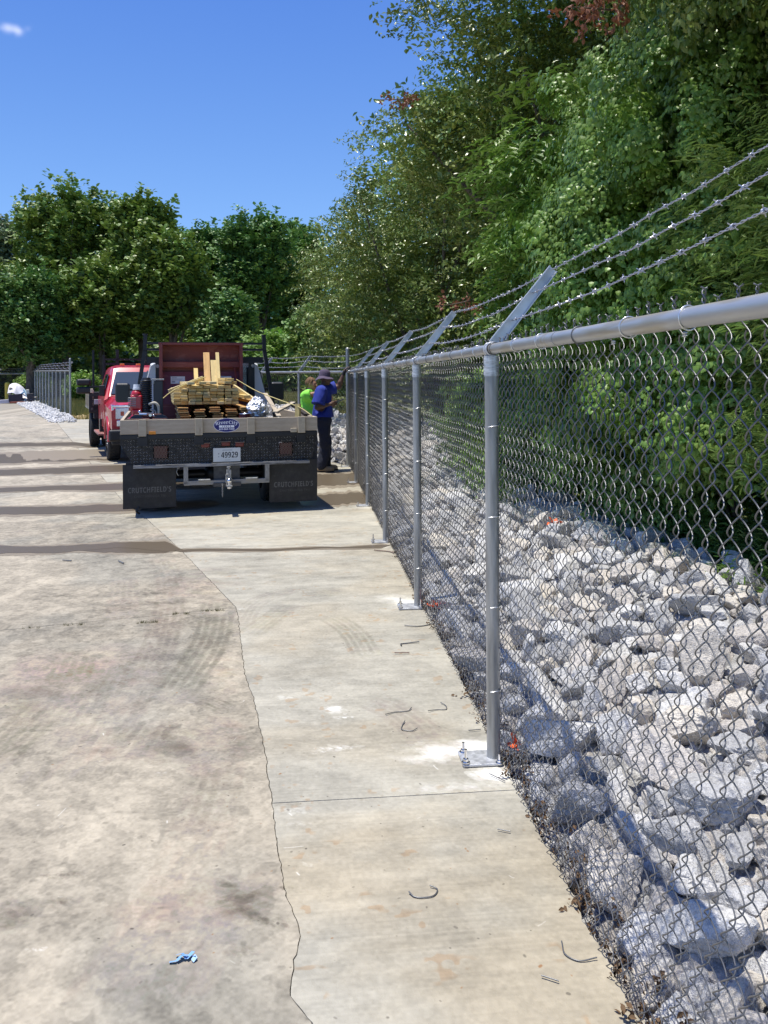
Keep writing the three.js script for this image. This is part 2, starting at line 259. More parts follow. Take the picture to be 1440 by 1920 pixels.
function marks(ctx) {
  const L = (l) => l.map(gp);
  tyre(ctx, L([[470, 1142], [540, 1141], [610, 1155], [660, 1185], [692, 1235]]), 0.20, 0.55, '92,84,74');
  tyre(ctx, L([[455, 1200], [500, 1165], [560, 1128], [640, 1105]]), 0.2, 0.28, '92,84,74');
  tyre(ctx, L([[690, 1310], [745, 1335], [790, 1370], [815, 1400]]), 0.22, 0.35, '96,88,78');
  tyre(ctx, L([[560, 1100], [480, 1130], [445, 1180]]), 0.2, 0.25, '96,88,78');
  tyre(ctx, L([[330, 1318], [375, 1312], [425, 1330]]), 0.13, 0.55, DARK);
  tyre(ctx, L([[225, 1440], [290, 1350], [355, 1265], [395, 1200], [410, 1120]]), 0.26, 0.55, DARK);
  tyre(ctx, L([[120, 1480], [220, 1350], [290, 1230], [320, 1100], [300, 1040]]), 0.24, 0.32, DARK);
  tyre(ctx, L([[-60, 1460], [40, 1370], [110, 1300], [150, 1220]]), 0.26, 0.38, DARK);
  tyre(ctx, L([[60, 1500], [160, 1350], [215, 1230], [235, 1080]]), 0.24, 0.26, DARK);
  tyre(ctx, L([[160, 1920], [290, 1740], [350, 1620], [400, 1480], [410, 1420]]), 0.24, 0.22, DARK);
  tyre(ctx, L([[330, 1880], [420, 1740], [480, 1670], [520, 1640]]), 0.15, 0.28, DARK);
  tyre(ctx, L([[160, 1055], [240, 1035], [300, 1000]]), 0.25, 0.4, DARK); tyre(ctx, L([[20, 1000], [120, 985], [220, 990]]), 0.25, 0.25, DARK);
  for (const [px, py, rx, rz, a, rot] of [[450, 1690, 0.10, 0.07, 0.2, -0.5], [425, 1660, 0.05, 0.05, 0.12, 0], [500, 1725, 0.09, 0.03, 0.22, 0.4], [470, 1712, 0.07, 0.05, 0.1, 0.3], [530, 1665, 0.09, 0.02, 0.14, 0.3], [287, 1130, 0.26, 0.10, 0.16, 0.2], [290, 1113, 0.2, 0.06, 0.2, 0], [110, 1118, 0.2, 0.05, 0.2, 0], [120, 1640, 0.08, 0.025, 0.22, 0], [115, 1690, 0.06, 0.03, 0.16, 0], [25, 1715, 0.1, 0.08, 0.12, 0], [455, 1785, 0.06, 0.03, 0.12, 0], [330, 1395, 0.2, 0.2, 0.08, 0], [45, 1310, 0.3, 0.4, 0.07, 0], [395, 1400, 0.15, 0.3, 0.05, 0], [440, 1400, 0.06, 0.12, 0.12, 0], [360, 1700, 0.2, 0.15, 0.04, 0]]) { const [x, z] = gp([px, py]); blot(ctx, x, z, rx, rz, DARK, a * 0.7, 90, rot); }
  for (const [px, py, rx, rz, a] of [[390, 1090, 0.25, 0.5, 0.05], [420, 1260, 0.1, 0.4, 0.06], [160, 1250, 0.4, 0.4, 0.04]]) { const [x, z] = gp([px, py]); blot(ctx, x, z, rx, rz, '150,96,50', a * 0.35, 80); }
  // pale drilling dust round the post plates, and smears of it
  for (const [px, py, rx, rz, a, n] of [[900, 1402, 0.13, 0.10, 0.22, 150], [820, 1415, 0.18, 0.10, 0.2, 90], [925, 1450, 0.10, 0.08, 0.34, 90], [790, 1395, 0.2, 0.06, 0.08, 60], [850, 1475, 0.25, 0.06, 0.14, 80], [765, 1132, 0.15, 0.16, 0.16, 110], [735, 1122, 0.14, 0.16, 0.10, 60], [716, 1022, 0.12, 0.16, 0.15, 70], [683, 950, 0.12, 0.18, 0.15, 50], [625, 1330, 0.06, 0.05, 0.28, 40], [645, 1345, 0.07, 0.02, 0.28, 40], [635, 1402, 0.12, 0.035, 0.26, 60], [605, 1410, 0.06, 0.02, 0.2, 30], [535, 1308, 0.05, 0.03, 0.2, 30], [545, 1520, 0.09, 0.03, 0.18, 40], [560, 1545, 0.05, 0.02, 0.2, 20], [450, 1142, 0.06, 0.02, 0.3, 20], [690, 1225, 0.05, 0.02, 0.25, 20], [665, 1168, 0.07, 0.02, 0.16, 20], [580, 1620, 0.04, 0.015, 0.2, 15], [70, 1510, 0.015, 0.008, 0.6, 8], [70, 1780, 0.04, 0.012, 0.35, 18], [300, 1450, 0.03, 0.02, 0.15, 20]]) { const [x, z] = gp([px, py]); blot(ctx, x, z, rx, rz, PALE, a, n); }
  ctx.lineCap = 'round';
  for (let i = 0; i < 24; i++) { const x = lerp(-1.2, 0.8, rp()), z = lerp(-2, -4.6, rp()), a = rp() * 3.1, l = 0.015 + 0.07 * rp() * rp(); ctx.strokeStyle = `rgba(${PALE},${0.2 + 0.4 * rp()})`; ctx.lineWidth = 0.002 + 0.003 * rp(); curve(ctx, [[x, z], [x + Math.cos(a) * l / 2, z + Math.sin(a) * l / 2 + 0.008 * rp()], [x + Math.cos(a) * l, z + Math.sin(a) * l]]); }
  for (let i = 0; i < 420; i++) { const x = lerp(-1.6, 0.85, rp()), z = lerp(-1.9, -7, Math.pow(rp(), 1.4)), s = 0.002 + 0.004 * rp() * rp(); ctx.fillStyle = rp() < 0.2 ? `rgba(130,76,34,${0.25 + 0.35 * rp()})` : `rgba(50,45,38,${0.2 + 0.4 * rp()})`; ctx.beginPath(); ctx.ellipse(x, z, s * (1 + rp()), s, rp() * 3, 0, 6.3); ctx.fill(); }
  ctx.lineCap = 'butt';
  for (const [a, b, w, al] of [[[515, 1512], [960, 1476], 0.02, 0.25], [[0, 1190], [440, 1152], 0.04, 0.25], [[0, 1180], [440, 1143], 0.03, 0.12]]) { const A = gp(a), B = gp(b); for (let i = 0; i < 26; i++) { const t = rp(); blot(ctx, lerp(A[0], B[0], t), lerp(A[1], B[1], t), 0.09, w, '96,82,62', al * 0.4, 6); } }
}
const bumpFor = (t, m) => { const b = grainT.clone(); b.repeat.set(t.userData.W / m, t.userData.H / m); b.needsUpdate = true; return b; };
const T_old = paintTex(-3.4, -6.6, 3.7, 5.4, 370, oldBase, marks), T_old2 = paintTex(-5, -11.1, 5, 5.2, 200, oldBase, marks), T_new = paintTex(-0.4, -3.5, 1.5, 2.2, 420, newBase, marks), T_new2 = paintTex(-1.4, -8.6, 2.4, 5.4, 320, newBase, marks);
const T_far = paintTex(-14, -34, 15.5, 33.5, 60, (X, Z) => { const l = X < jointAt(Z), c = l ? oldBase(X, Z) : newBase(X, Z); const k = l ? 1.12 : 1.04; return [c[0] * k, c[1] * k, c[2] * k]; }, marks);
const concrete = (t) => std({ map: t, roughness: 0.86, bumpMap: bumpFor(t, 0.45), bumpScale: 0.0045 });
const M_old = concrete(T_old), M_old2 = concrete(T_old2), M_new = concrete(T_new), M_new2 = concrete(T_new2), M_far = concrete(T_far);
function slab(name, poly, mat, parent) { // a cast slab with its own outline, 12 cm thick, sloping with the yard
  const t = mat.map.userData, tri = THREE.ShapeUtils.triangulateShape(poly.map((p) => new THREE.Vector2(p[0], p[1])), []), p = [], uv = [];
  const put = (x, z, d = 0) => { p.push(x, rise(z) - d, z); uv.push((x - t.x0) / t.W, 1 - (z - t.z0) / t.H); };
  for (const f of tri) { const [a, b, c] = f.map((i) => poly[i]), up = (b[0] - a[0]) * (c[1] - a[1]) - (b[1] - a[1]) * (c[0] - a[0]) < 0; for (const q of up ? [a, b, c] : [a, c, b]) put(...q); }
  for (let i = 0; i < poly.length; i++) { const a = poly[i], b = poly[(i + 1) % poly.length]; put(...a); put(...a, 0.12); put(...b); put(...b); put(...a, 0.12); put(...b, 0.12); }
  const g = new THREE.BufferGeometry(); g.setAttribute('position', new THREE.Float32BufferAttribute(p, 3)); g.setAttribute('uv', new THREE.Float32BufferAttribute(uv, 2)); g.computeVertexNormals();
  return mesh(name, g, mat, parent);
}
const yard = struct('concrete_yard', 'old tan concrete yard beside the fence');
const strip = struct('concrete_strip', 'paler concrete strip between the old slabs and the fence');
const cut = (z0, z1, step, f) => { const l = []; const n = Math.max(1, Math.ceil(Math.abs(z1 - z0) / step)); for (let i = 0; i <= n; i++) { const z = lerp(z0, z1, i / n); l.push([f(z), z]); } return l; };
const jz = (x, z0, k = -0.24) => z0 + k * (x + 0.5) + (vn(x * 9, z0) - 0.5) * 0.012;      // old joints run slightly askew
const G2 = 0.004;
{
  const rowOld = [[3, null], [-6.17, 1], [-10.9, 1], [-15.4, 1], [-20, 0], [-32, 0], [-34, 0]];
  const edgeZ = (x, r) => r[1] === 1 ? jz(x, r[0]) : r[0];
  for (let i = 0; i < rowOld.length - 2; i++) {
    const a = rowOld[i], b = rowOld[i + 1], step = i < 2 ? 0.02 : 0.4, gap = i < 1 ? 0.0016 : 0.003, za = edgeZ(jointAt(a[0]), a) - gap, zb = edgeZ(jointAt(b[0]), b) + gap;
    for (const [l, r] of [[-30, i < 2 ? -3.35 - i * 1.3 : -6 - i], [i < 2 ? -3.35 - i * 1.3 : -6 - i, null]]) {
      const poly = []; const rx = (z) => r === null ? jag(z, 1) - gap : r - 0.006;
      poly.push(...cut(za, zb, step, rx));
      const back = []; for (let x = rx(zb); x > l + 0.01; x -= i < 2 ? 0.12 : 1) back.push([x, edgeZ(x, b) + gap]); back.push([l, edgeZ(l, b) + gap]); poly.push(...back.slice(1));
      const front = []; for (let x = l; x < rx(za); x += i < 2 ? 0.12 : 1) front.push([x, edgeZ(x, a) - gap]); poly.push(...front);
      slab('slab', poly, r === null && i < 2 ? [M_old, M_old2][i] : M_far, yard);
    }
  }
  slab('slab', [[-9.4, -32.004], [-16, -50], [-40, -50], [-40, -32.004]], M_far, yard);
  // the strip: its fence side is ragged, its slabs are cut square
  const rowNew = [3, -3.31, -8.42, -12.6, -15.9];
  const right = (z) => EDGE + (fbm(z * 6, 4.5, 3) - 0.5) * 0.045 + (vn(z * 45, 3) - 0.5) * 0.012;
  for (let i = 0; i < rowNew.length - 1; i++) {
    const a = rowNew[i] - 0.0022, b = rowNew[i + 1] + 0.0022, step = i < 2 ? 0.02 : 0.15;
    const poly = [...cut(a, b, step, right), ...cut(b, a, step, (z) => jag(z, 1) + (i < 1 ? 0.0014 : 0.002))];
    slab('slab', poly, [M_new, M_new2][i] ?? M_far, strip);
  }
  const e2 = (z) => CORNER.x + 0.05 + (z - CORNER.z) * DIR2.x / DIR2.z + 0.05;
  for (const [a, b] of [[-15.905, -20], [-20.005, -32]]) slab('slab', [...cut(a, b, 0.5, e2), ...cut(b, a, 0.5, (z) => jointAt(z) + 0.006)], M_far, strip);
  mesh('joint_soil', (() => { const g = new THREE.PlaneGeometry(32, 23, 1, 1); g.rotateX(-Math.PI / 2); g.translate(-15.2, -0.035, -8.4); return g; })(), soilM, yard);
}
{ // water running across the yard in bands, sheets a few millimetres thick
  const wet = phys({ color: rgb(0.13, 0.102, 0.068), roughness: 0.36, specularIntensity: 0.7, bumpMap: grainT, bumpScale: 0.002 });
  const damp = std({ color: rgb(0.235, 0.195, 0.14), roughness: 0.65, bumpMap: grainT, bumpScale: 0.003 });
  const band = (name, top, bot, label, seed, y = 0.004, wide = 1) => {
    const at = (l, px) => { for (let i = 0; i < l.length - 1; i++) if (px <= l[i + 1][0]) return lerp(l[i][1], l[i + 1][1], clamp((px - l[i][0]) / (l[i + 1][0] - l[i][0]))); return l[l.length - 1][1]; };
    const x0 = top[0][0], x1 = top[top.length - 1][0], N = 90, p = [], idx = [];
    for (let i = 0; i <= N; i++) {
      const px = lerp(x0, x1, i / N), a = at(top, px), b = at(bot, px), e = sstep(0, 0.05, i / N) * sstep(0, 0.06, 1 - i / N), th = Math.max(1.2, (b - a) * 0.84), mid = (a + b) / 2 + (fbm(i * 0.06 + seed, 5, 3) - 0.5) * 5;
      const h = th / 2 * e * wide + (wide > 1 ? 1.2 * e : 0); const t = mid - h * (0.72 + 0.56 * fbm(i * 0.23 + seed, 2, 4)), u = mid + h * (0.72 + 0.56 * fbm(i * 0.2, seed, 4));
      for (const [q, k] of [[t, 0], [u, 1]]) { let g = onGround(px, q, 0); const r = rise(g.z); if (r > 0) g = onGround(px, q, r); p.push(g.x, rise(g.z) + y, g.z); }
      if (i) { const k = i * 2; idx.push(k - 2, k - 1, k, k, k - 1, k + 1); }
    }
    const g = new THREE.BufferGeometry(); g.setAttribute('position', new THREE.Float32BufferAttribute(p, 3)); g.setAttribute('uv', new THREE.Float32BufferAttribute(p.filter((_, i) => i % 3 !== 1), 2)); g.setIndex(idx); g.computeVertexNormals();
    const m = mesh(wide > 1 ? 'damp_patch' : name, g, wide > 1 ? damp : wet); m.userData = { kind: 'structure', label }; if (wide === 1) band(name, top, bot, 'damp edge of the ' + label, seed + 0.37, y - 0.002, 1.28);
  };
  band('wet_streak', [[-60, 1030], [120, 1021], [220, 1018], [310, 1014], [345, 1028]], [[-60, 1042], [120, 1036], [220, 1030], [310, 1034], [345, 1034]], 'dark wet streak across the old concrete nearest the camera', 3);
  band('wet_streak', [[-20, 1022], [80, 1023], [200, 1022], [330, 1027]], [[-20, 1031], [80, 1032], [200, 1038], [330, 1037]], 'second wet streak merging with the nearest one', 9, 0.0025);
  band('wet_streak', [[325, 1031], [500, 1029], [640, 1026], [735, 1018]], [[325, 1036], [500, 1033], [640, 1029], [735, 1026]], 'thin dark trickle across the pale strip to the fence', 14);
  band('wet_streak', [[-80, 951], [100, 949], [240, 945], [420, 938]], [[-80, 968], [100, 965], [240, 961], [420, 950]], 'wet brown band ending at the left mud flap', 21);
  band('wet_streak', [[-80, 914], [100, 912], [225, 907], [420, 903]], [[-80, 923], [100, 921], [225, 921], [420, 915]], 'wet brown band left of the flatbed truck', 33);
  band('wet_streak', [[-80, 881], [100, 878], [215, 873], [420, 868]], [[-80, 892], [100, 891], [215, 888], [420, 882]], 'wet band level with the tail of the truck', 41);
  band('wet_streak', [[-80, 850], [100, 848], [215, 846], [420, 842]], [[-80, 870], [100, 867], [215, 866], [420, 858]], 'wet band beside the front wheel of the red truck', 52);
  band('wet_streak', [[-80, 831], [60, 829], [135, 828], [200, 832]], [[-80, 839], [60, 837], [135, 836], [200, 838]], 'thin wet band beside the rear wheel of the red truck', 63);
  band('wet_streak', [[560, 927], [620, 925], [695, 921]], [[560, 950], [620, 949], [695, 944]], 'wet patch between the truck and the fence', 71);
  band('wet_streak', [[560, 890], [620, 888], [690, 882]], [[560, 916], [620, 914], [690, 905]], 'wet shaded patch by the boots of the worker', 82);
}
// ---------------------------------------------------------------- chain-link fences
const RAIL = 1.81;
const CELL = 0.0355, TURN = 0.099;      // one wire of the mesh is this wide, and climbs TURN per turn
function wireGeo(turns, R, sides, A, B, fine = true) {
  const K = fine ? 14 : 6, pts = [];
  for (let k = 0; k <= turns * K; k++) { const t = k / K, f = t - Math.floor(t), tri = 1 - 4 * Math.min(f, 1 - f) * 1, c = Math.cos(f * 6.2832), s = Math.sin(f * 6.2832); pts.push(V(Math.sign(s) * Math.pow(Math.abs(s), 0.7) * B, t * TURN, (0.6 * c + 0.4 * tri) * A)); }
  const p = [], n = [], idx = [];
  pts.forEach((c, i) => {
    const d = V().subVectors(pts[Math.min(i + 1, pts.length - 1)], pts[Math.max(i - 1, 0)]).normalize(), a = V(1, 0, 0).cross(d).normalize(), b = V().crossVectors(d, a);
    for (let k = 0; k < sides; k++) { const w = k / sides * 6.2832, q = V().addScaledVector(a, Math.cos(w)).addScaledVector(b, Math.sin(w)); n.push(q.x, q.y, q.z); p.push(c.x + q.x * R, c.y + q.y * R, c.z + q.z * R); }
    if (i) for (let k = 0; k < sides; k++) { const A0 = (i - 1) * sides + k, B0 = (i - 1) * sides + (k + 1) % sides; idx.push(A0, B0, A0 + sides, B0, B0 + sides, A0 + sides); }
  });
  const g = new THREE.BufferGeometry(); g.setAttribute('position', new THREE.Float32BufferAttribute(p, 3)); g.setAttribute('normal', new THREE.Float32BufferAttribute(n, 3)); g.setIndex(idx); return g;
}
const wireNear = wireGeo(18.25, 0.00175, 6, CELL / 2 + 0.0046, 0.0105), wireFar = wireGeo(18.25, 0.0018, 4, CELL / 2 + 0.003, 0.008, false);
const twistGeo = (() => { // the two wire ends twisted together above the rail
  const l = []; for (const s of [0, Math.PI]) { const q = []; for (let i = 0; i <= 12; i++) { const a = i / 12 * 9.5 + s, r = i > 10 ? 0.0035 + (i - 10) * 0.0035 : 0.0034; q.push(V(Math.cos(a) * r, i / 12 * 0.048, Math.sin(a) * r)); } l.push(tube(q, 0.0021, 14, 5)); } return join(l);
})();
const barbUnit = (() => { // 125 mm of two-strand barbed wire with one four-point barb, along z
  const l = [], P = 0.125; for (const s of [0, Math.PI]) { const q = []; for (let i = 0; i <= 14; i++) { const a = i / 14 * 4 * Math.PI + s; q.push(V(Math.cos(a) * 0.0021, Math.sin(a) * 0.0021, (i / 14 - 0.5) * P)); } l.push(tube(q, 0.0015, 22, 5)); }
  for (const [a, sl] of [[0.4, 1], [2.0, -1]]) { l.push(bar(V(-Math.cos(a) * 0.0125, -Math.sin(a) * 0.0125, sl * 0.006), V(Math.cos(a) * 0.0125, Math.sin(a) * 0.0125, -sl * 0.006), 0.0022, 0.0022)); }
  for (let i = 0; i < 3; i++) { const t = new THREE.TorusGeometry(0.0048, 0.0016, 5, 10); t.translate(0, 0, (i - 1) * 0.0035); l.push(t); }
  return join(l);
})();
const ringGeo = (R, r) => new THREE.TorusGeometry(R, r, 6, 22);
function armGeo(L, out) { // pressed steel arm: a shallow channel tapering to its tip, leaning outwards (+x)
  const s = new THREE.Shape([[-0.024, 0], [0.024, 0], [0.019, L], [-0.019, L]].map((p) => new THREE.Vector2(...p))); const l = [];
  const g = new THREE.ExtrudeGeometry(s, { depth: 0.004, bevelEnabled: true, bevelSize: 0.001, bevelThickness: 0.001, bevelSegments: 1 }); l.push(g);
  for (const k of [-1, 1]) { const b = new THREE.BoxGeometry(0.004, L, 0.018); b.rotateZ(k * 0.012); b.translate(k * 0.0225, L / 2, -0.006); l.push(b); }
  l.push(bx(0.012, L * 0.55, 0.006, 0, L * 0.45, 0.006));
  const m = join(l); m.rotateZ(-out); return m;
}
const ARM_L = 0.43, ARM_A = 0.675;
// a run of fence: local z runs along the run away from its start, x points out of the yard
function fenceRun({ label, start, end, spacing, near, first = 0, outSign = 1, arms = true, cornerEnd, tallStart, wires = 1, armMat = armM, high = RAIL, skip = 0 }) {
  const d = V().subVectors(end, start), L = Math.hypot(d.x, d.z), slope = d.y / L;
  const g = thing('chain_link_fence', label, 'fence', [start.x, start.y, start.z], Math.atan2(d.x, d.z));  // +z local along the run
  const ox = outSign;                                           // +x local times ox is outwards
  const rr = rng(Math.round(Math.abs(start.x * 71 + start.z * 13)) + 3);
  const lift = (z) => slope * z;
  const n = Math.round(L / spacing);
  const plate = (() => { const s = new RoundedBoxGeometry(0.172, 0.012, 0.14, 1, 0.004); s.translate(-0.062 * ox, 0.008, 0); return s; })();
  const boltG = join([cyl(0.0065, 0.0065, 0.045, 0, 0.036, 0, 8), cyl(0.0125, 0.0125, 0.011, 0, 0.022, 0, 6), cyl(0.018, 0.018, 0.003, 0, 0.0155, 0, 12)]);
  const postShape = join([cyl(0.030, 0.030, high - 0.03, 0, (high - 0.03) / 2, 0, near ? 28 : 10)]);
  const capShape = join([cyl(0.034, 0.034, 0.035, 0, high - 0.048, 0, 24), cyl(0.0345, 0.0345, 0.035, 0, high - 0.096, 0, 24), cyl(0.0325, 0.0325, 0.09, 0, high - 0.075, 0, 24), (() => { const t = new THREE.CylinderGeometry(0.0275, 0.0275, 0.05, 20, 1, true); t.rotateX(Math.PI / 2); t.translate(0, high, 0); return t; })(), ringGeo(0.0285, 0.004).translate(0, high, 0.024), ringGeo(0.0285, 0.004).translate(0, high, -0.024)]);
  const arm = (() => { const a = armGeo(ARM_L, ARM_A * ox); a.translate(0.012 * ox, high + 0.02, 0); return a; })();
  const tieG = (() => { const q = []; for (let i = 0; i <= 12; i++) { const a = Math.PI * (0.15 + 1.15 * i / 12) + (ox > 0 ? 0 : 0); q.push(V(Math.cos(a + 1.2) * 0.0325, (i / 12 - 0.5) * -0.022, Math.sin(a + 1.2) * 0.0325)); } return tube(q, 0.0026, 16, 5); })();
  for (let i = 0; i <= n; i++) {
    if (i < skip) continue;
    const z = L * i / n, last = i === n, tall = (cornerEnd && last) || (tallStart && i === 0);
    const p = mesh('post', tall ? join([cyl(0.0365, 0.0365, high + 0.43, 0, (high + 0.43) / 2, 0, near ? 24 : 10), new THREE.SphereGeometry(0.04, 14, 8).translate(0, high + 0.43, 0)]) : postShape, galv, g);
    p.position.set(0, lift(z), z);
    if (near) {
      mesh('base_plate', plate, armM, p);
      for (const [bxx, bz] of [[-0.135, -0.055], [-0.125, 0.055], [0.012, 0.06], [0.012, -0.06]]) { const b = mesh('bolt', boltG, chromeM, p); b.position.set(bxx * ox, 0, bz); b.rotation.y = rr() * 3; b.scale.y = 0.8 + 0.5 * rr(); }
      for (const h of [0.32, 0.70, 1.08, 1.46]) { const t = mesh('wire_tie', tieG, tieM, p); t.position.y = h + (rr() - 0.5) * 0.05; t.rotation.y = (rr() - 0.5) * 0.5; t.rotation.z = (rr() - 0.5) * 0.2; }
    }
    if (!tall) { mesh('post_cap', capShape, near ? armM : galv, p); if (arms) { const am = mesh('barb_arm', arm, armMat, p); if (near && i === 0) am.position.y = 0.11; } }
  }
  const R0 = near ? 0.0225 : 0.024;
  const rail = mesh('top_rail', (() => { const q = new THREE.CylinderGeometry(R0, R0, L, near ? 28 : 8, 1); q.rotateX(Math.PI / 2); const u = q.attributes.uv; for (let i = 0; i < u.count; i++) u.setXY(i, u.getX(i), u.getY(i) * L / 1.4); q.translate(0, 0, 0); return q; })(), near ? railM : galv, g);
  rail.position.set(0, high + lift(L / 2), L / 2); rail.rotation.x = -Math.atan(slope);
  if (near) {
    mesh('rail_sleeve', [(() => { const q = new THREE.CylinderGeometry(0.0245, 0.0245, 0.16, 24); q.rotateX(Math.PI / 2); q.translate(0, high, L * 0.5 + 0.0); return q; })()], railM, g).position.z = near.sleeve ?? 0;
    for (let z = 0.2, i = 0; z < L - 0.1; z += 0.27 + 0.14 * rr(), i++) { const t = mesh('rail_tie', ringGeo(0.0258, 0.0021), i % 3 ? tieM : wireM, g); t.position.set(0.002 * ox, high, z); t.rotation.set((rr() - 0.5) * 0.1, (rr() - 0.5) * 0.5, 0); t.scale.y = 1.03; }
    for (let z = 0.2; z < Math.min(L, 6); z += 0.4) { const c = mesh('tie_coil', (() => { const q = []; for (let i = 0; i <= 24; i++) { const a = i / 24 * 15; q.push(V(Math.cos(a) * 0.005, -i / 24 * 0.012, Math.sin(a) * 0.005)); } return tube(q, 0.0017, 40, 5); })(), tieM, g); c.position.set(0.02 * ox, high - 0.026, z + rr() * 0.1); }
  }
  // woven mesh, hung on the outer side
  const N = Math.floor(L / CELL / wires), mats = [[], []], tw = [];
  for (let k = 0; k < N; k++) {
    const z = (k + 0.5) * CELL * wires, bulge = 0.036 + 0.004 * Math.sin(z * 2.1);
    const dist = Math.hypot(start.x + d.x * z / L, start.z + d.z * z / L);
    mats[near && dist < 9 ? 0 : 1].push([bulge * ox, lift(z) - 0.03 + (k % 2) * TURN / 2 + (vn(z * 3, 5) - 0.5) * 0.012, z, (vn(z * 8, 1) - 0.5) * 0.004, 0, 0, [1, 1, wires]]);
    if (near && k % 2) tw.push([bulge * ox, high + 0.012 + (rr() - 0.5) * 0.012, z + CELL * 0.5, (rr() - 0.5) * 0.5, rr() * 6.3, (rr() - 0.5) * 0.4, 0.75 + 0.3 * rr()]);
  }
  mats.forEach((l, i) => { if (l.length) stuff(inst('chain_link_mesh', i ? wireFar : wireNear, wireM, l, g)); });
  if (tw.length) stuff(inst('twisted_wire_end', twistGeo, wireM, tw, g));
  if (arms) for (const f of [0.30, 0.65, 0.975]) { // three strands of barbed wire, sagging a little between the arms
    const list = [], q = [];
    for (let i = 0; i <= n; i++) { const last = i === n && cornerEnd, z = L * i / n, a = f * ARM_L; q.push(last || (tallStart && i === 0) ? V(0.03 * ox, high + 0.08 + 0.115 * (f - 0.3) / 0.34 + lift(z), z) : V(ox * (0.012 + Math.sin(ARM_A) * a + 0.004), high + 0.02 + Math.cos(ARM_A) * a + 0.008 + lift(z) + (near && i === 0 ? 0.11 : 0), z)); }
    for (let i = 0; i < n; i++) {
      const a = q[i], b = q[i + 1], m = Math.max(1, Math.round(a.distanceTo(b) / 0.125)), sag = 0.014 + 0.022 * rr();
      for (let k = 0; k < m; k++) { const at = (t) => V().lerpVectors(a, b, t).add(V(0, -sag * 4 * t * (1 - t) + (vn(t * 9 + i * 7, f * 9) - 0.5) * 0.010, 0)); const c0 = at(k / m), c1 = at((k + 1) / m), M = new THREE.Matrix4().lookAt(c1, c0, V(0, 1, 0)); M.multiply(new THREE.Matrix4().makeRotationZ(rr() * 6.3)); M.scale(V(near ? 1 : 1.5, near ? 1 : 1.5, c0.distanceTo(c1) / 0.125)); M.setPosition(V().lerpVectors(c0, c1, 0.5)); list.push(M); }
    }
    stuff(inst('barbed_wire', barbUnit, barbM, list, g));
  }
  return g;
}
fenceRun({ label: 'long galvanised chain link fence with barbed wire arms running along the rock bank', start: V(FX, 0, -3.585 + 2.44), end: CORNER.clone(), spacing: 2.44, near: { sleeve: -5.77 }, outSign: -1, cornerEnd: true });
{ // the run past the corner, mostly behind the trucks
  const a = CORNER.clone().addScaledVector(DIR2, 0.05), b = CORNER.clone().addScaledVector(DIR2, 2.44 * 6); b.y = 0.11;
  fenceRun({ label: 'chain link fence run bending away behind the two workers and the parked trucks', start: a, end: b, spacing: 2.44, outSign: -1, skip: 1, tallStart: true, wires: 2 });
  fenceRun({ label: 'grey chain link fence seen end on, left of the red truck, with rusty arms', start: V(-8.76, 0.28, -32), end: V(-15.8, 0.47, -50), spacing: 1.72, outSign: -1, armMat: rustyM, tallStart: true, high: 1.76, wires: 2 });
  fenceRun({ label: 'far chain link fence at the left edge behind the junk pile', start: V(-15.85, 0.47, -50.1), end: V(-34, 0.5, -53), spacing: 3, outSign: -1, high: 1.6, wires: 2 });
}
// ---------------------------------------------------------------- the bank of rocks
const rockT = texture(512, 512, (u, v) => { const a = tnoise(u, v, 4, 6), b = tnoise(u, v, 32, 4), c = sstep(0.56, 0.7, tnoise(u + 0.3, v + 0.6, 8, 5)), w = sstep(0.66, 0.8, tnoise(u + 0.1, v, 16, 4)); const k = 0.74 + 0.24 * a + 0.16 * (b - 0.5); return [k + 0.07 * w - 0.10 * c, k + 0.07 * w - 0.10 * c, k + 0.07 * w - 0.095 * c].map((x) => clamp(x)); });
const rockB = texture(512, 512, (u, v) => 0.65 * tnoise(u, v, 8, 6) + 0.35 * Math.abs(tnoise(u, v, 16, 5) - 0.5) * 2, { srgb: false });
const rockMats = [[0.90, 0.88, 0.84], [0.80, 0.785, 0.76], [0.97, 0.945, 0.90], [0.66, 0.65, 0.635], [0.93, 0.85, 0.73], [0.78, 0.72, 0.65]].map((c) => std({ color: rgb(...c), map: rockT, bumpMap: rockB, bumpScale: 0.012, roughness: 0.9 }));
function rockGeo(seed, detail) {
  const r = rng(seed), g0 = new THREE.IcosahedronGeometry(1, detail), g = mergeVertices((g0.deleteAttribute('normal'), g0.deleteAttribute('uv'), g0), 1e-4), p = g.attributes.position;
  const planes = []; const n = 8 + Math.floor(r() * 6);
  for (let i = 0; i < n; i++) { const z = r() * 2 - 1, a = r() * 6.283, q = Math.sqrt(1 - z * z); planes.push([V(Math.cos(a) * q, z, Math.sin(a) * q), 0.46 + 0.36 * r()]); }
  planes.push([V(0, 1, 0), 0.6 + 0.2 * r()], [V(0, -1, 0), 0.7]);
  const sc = V(1.25 + 0.35 * r(), 0.7 + 0.3 * r(), 0.85 + 0.25 * r()), v = V(), o = r() * 90;
  for (let i = 0; i < p.count; i++) {
    v.fromBufferAttribute(p, i).normalize(); let R = 1.15;
    for (const [nn, dd] of planes) { const c = v.dot(nn); if (c > 0.05) R = Math.min(R, dd / c); }
    R += (fbm(v.x * 2.2 + o, v.y * 2.2 + v.z * 2.9 + o, 3) - 0.5) * 0.06 - Math.abs(fbm(v.x * 3.1 + o + 9, v.y * 3.4 + v.z * 2.2 + o, 3) - 0.5) * 0.20 + (fbm(v.x * 7 + o, v.z * 7 + v.y * 5.3, 3) - 0.5) * 0.055;
    v.multiplyScalar(R).multiply(sc); p.setXYZ(i, v.x, v.y, v.z);
  }
  return uvBox(toCreasedNormals(g, 0.30), 1.1);
}
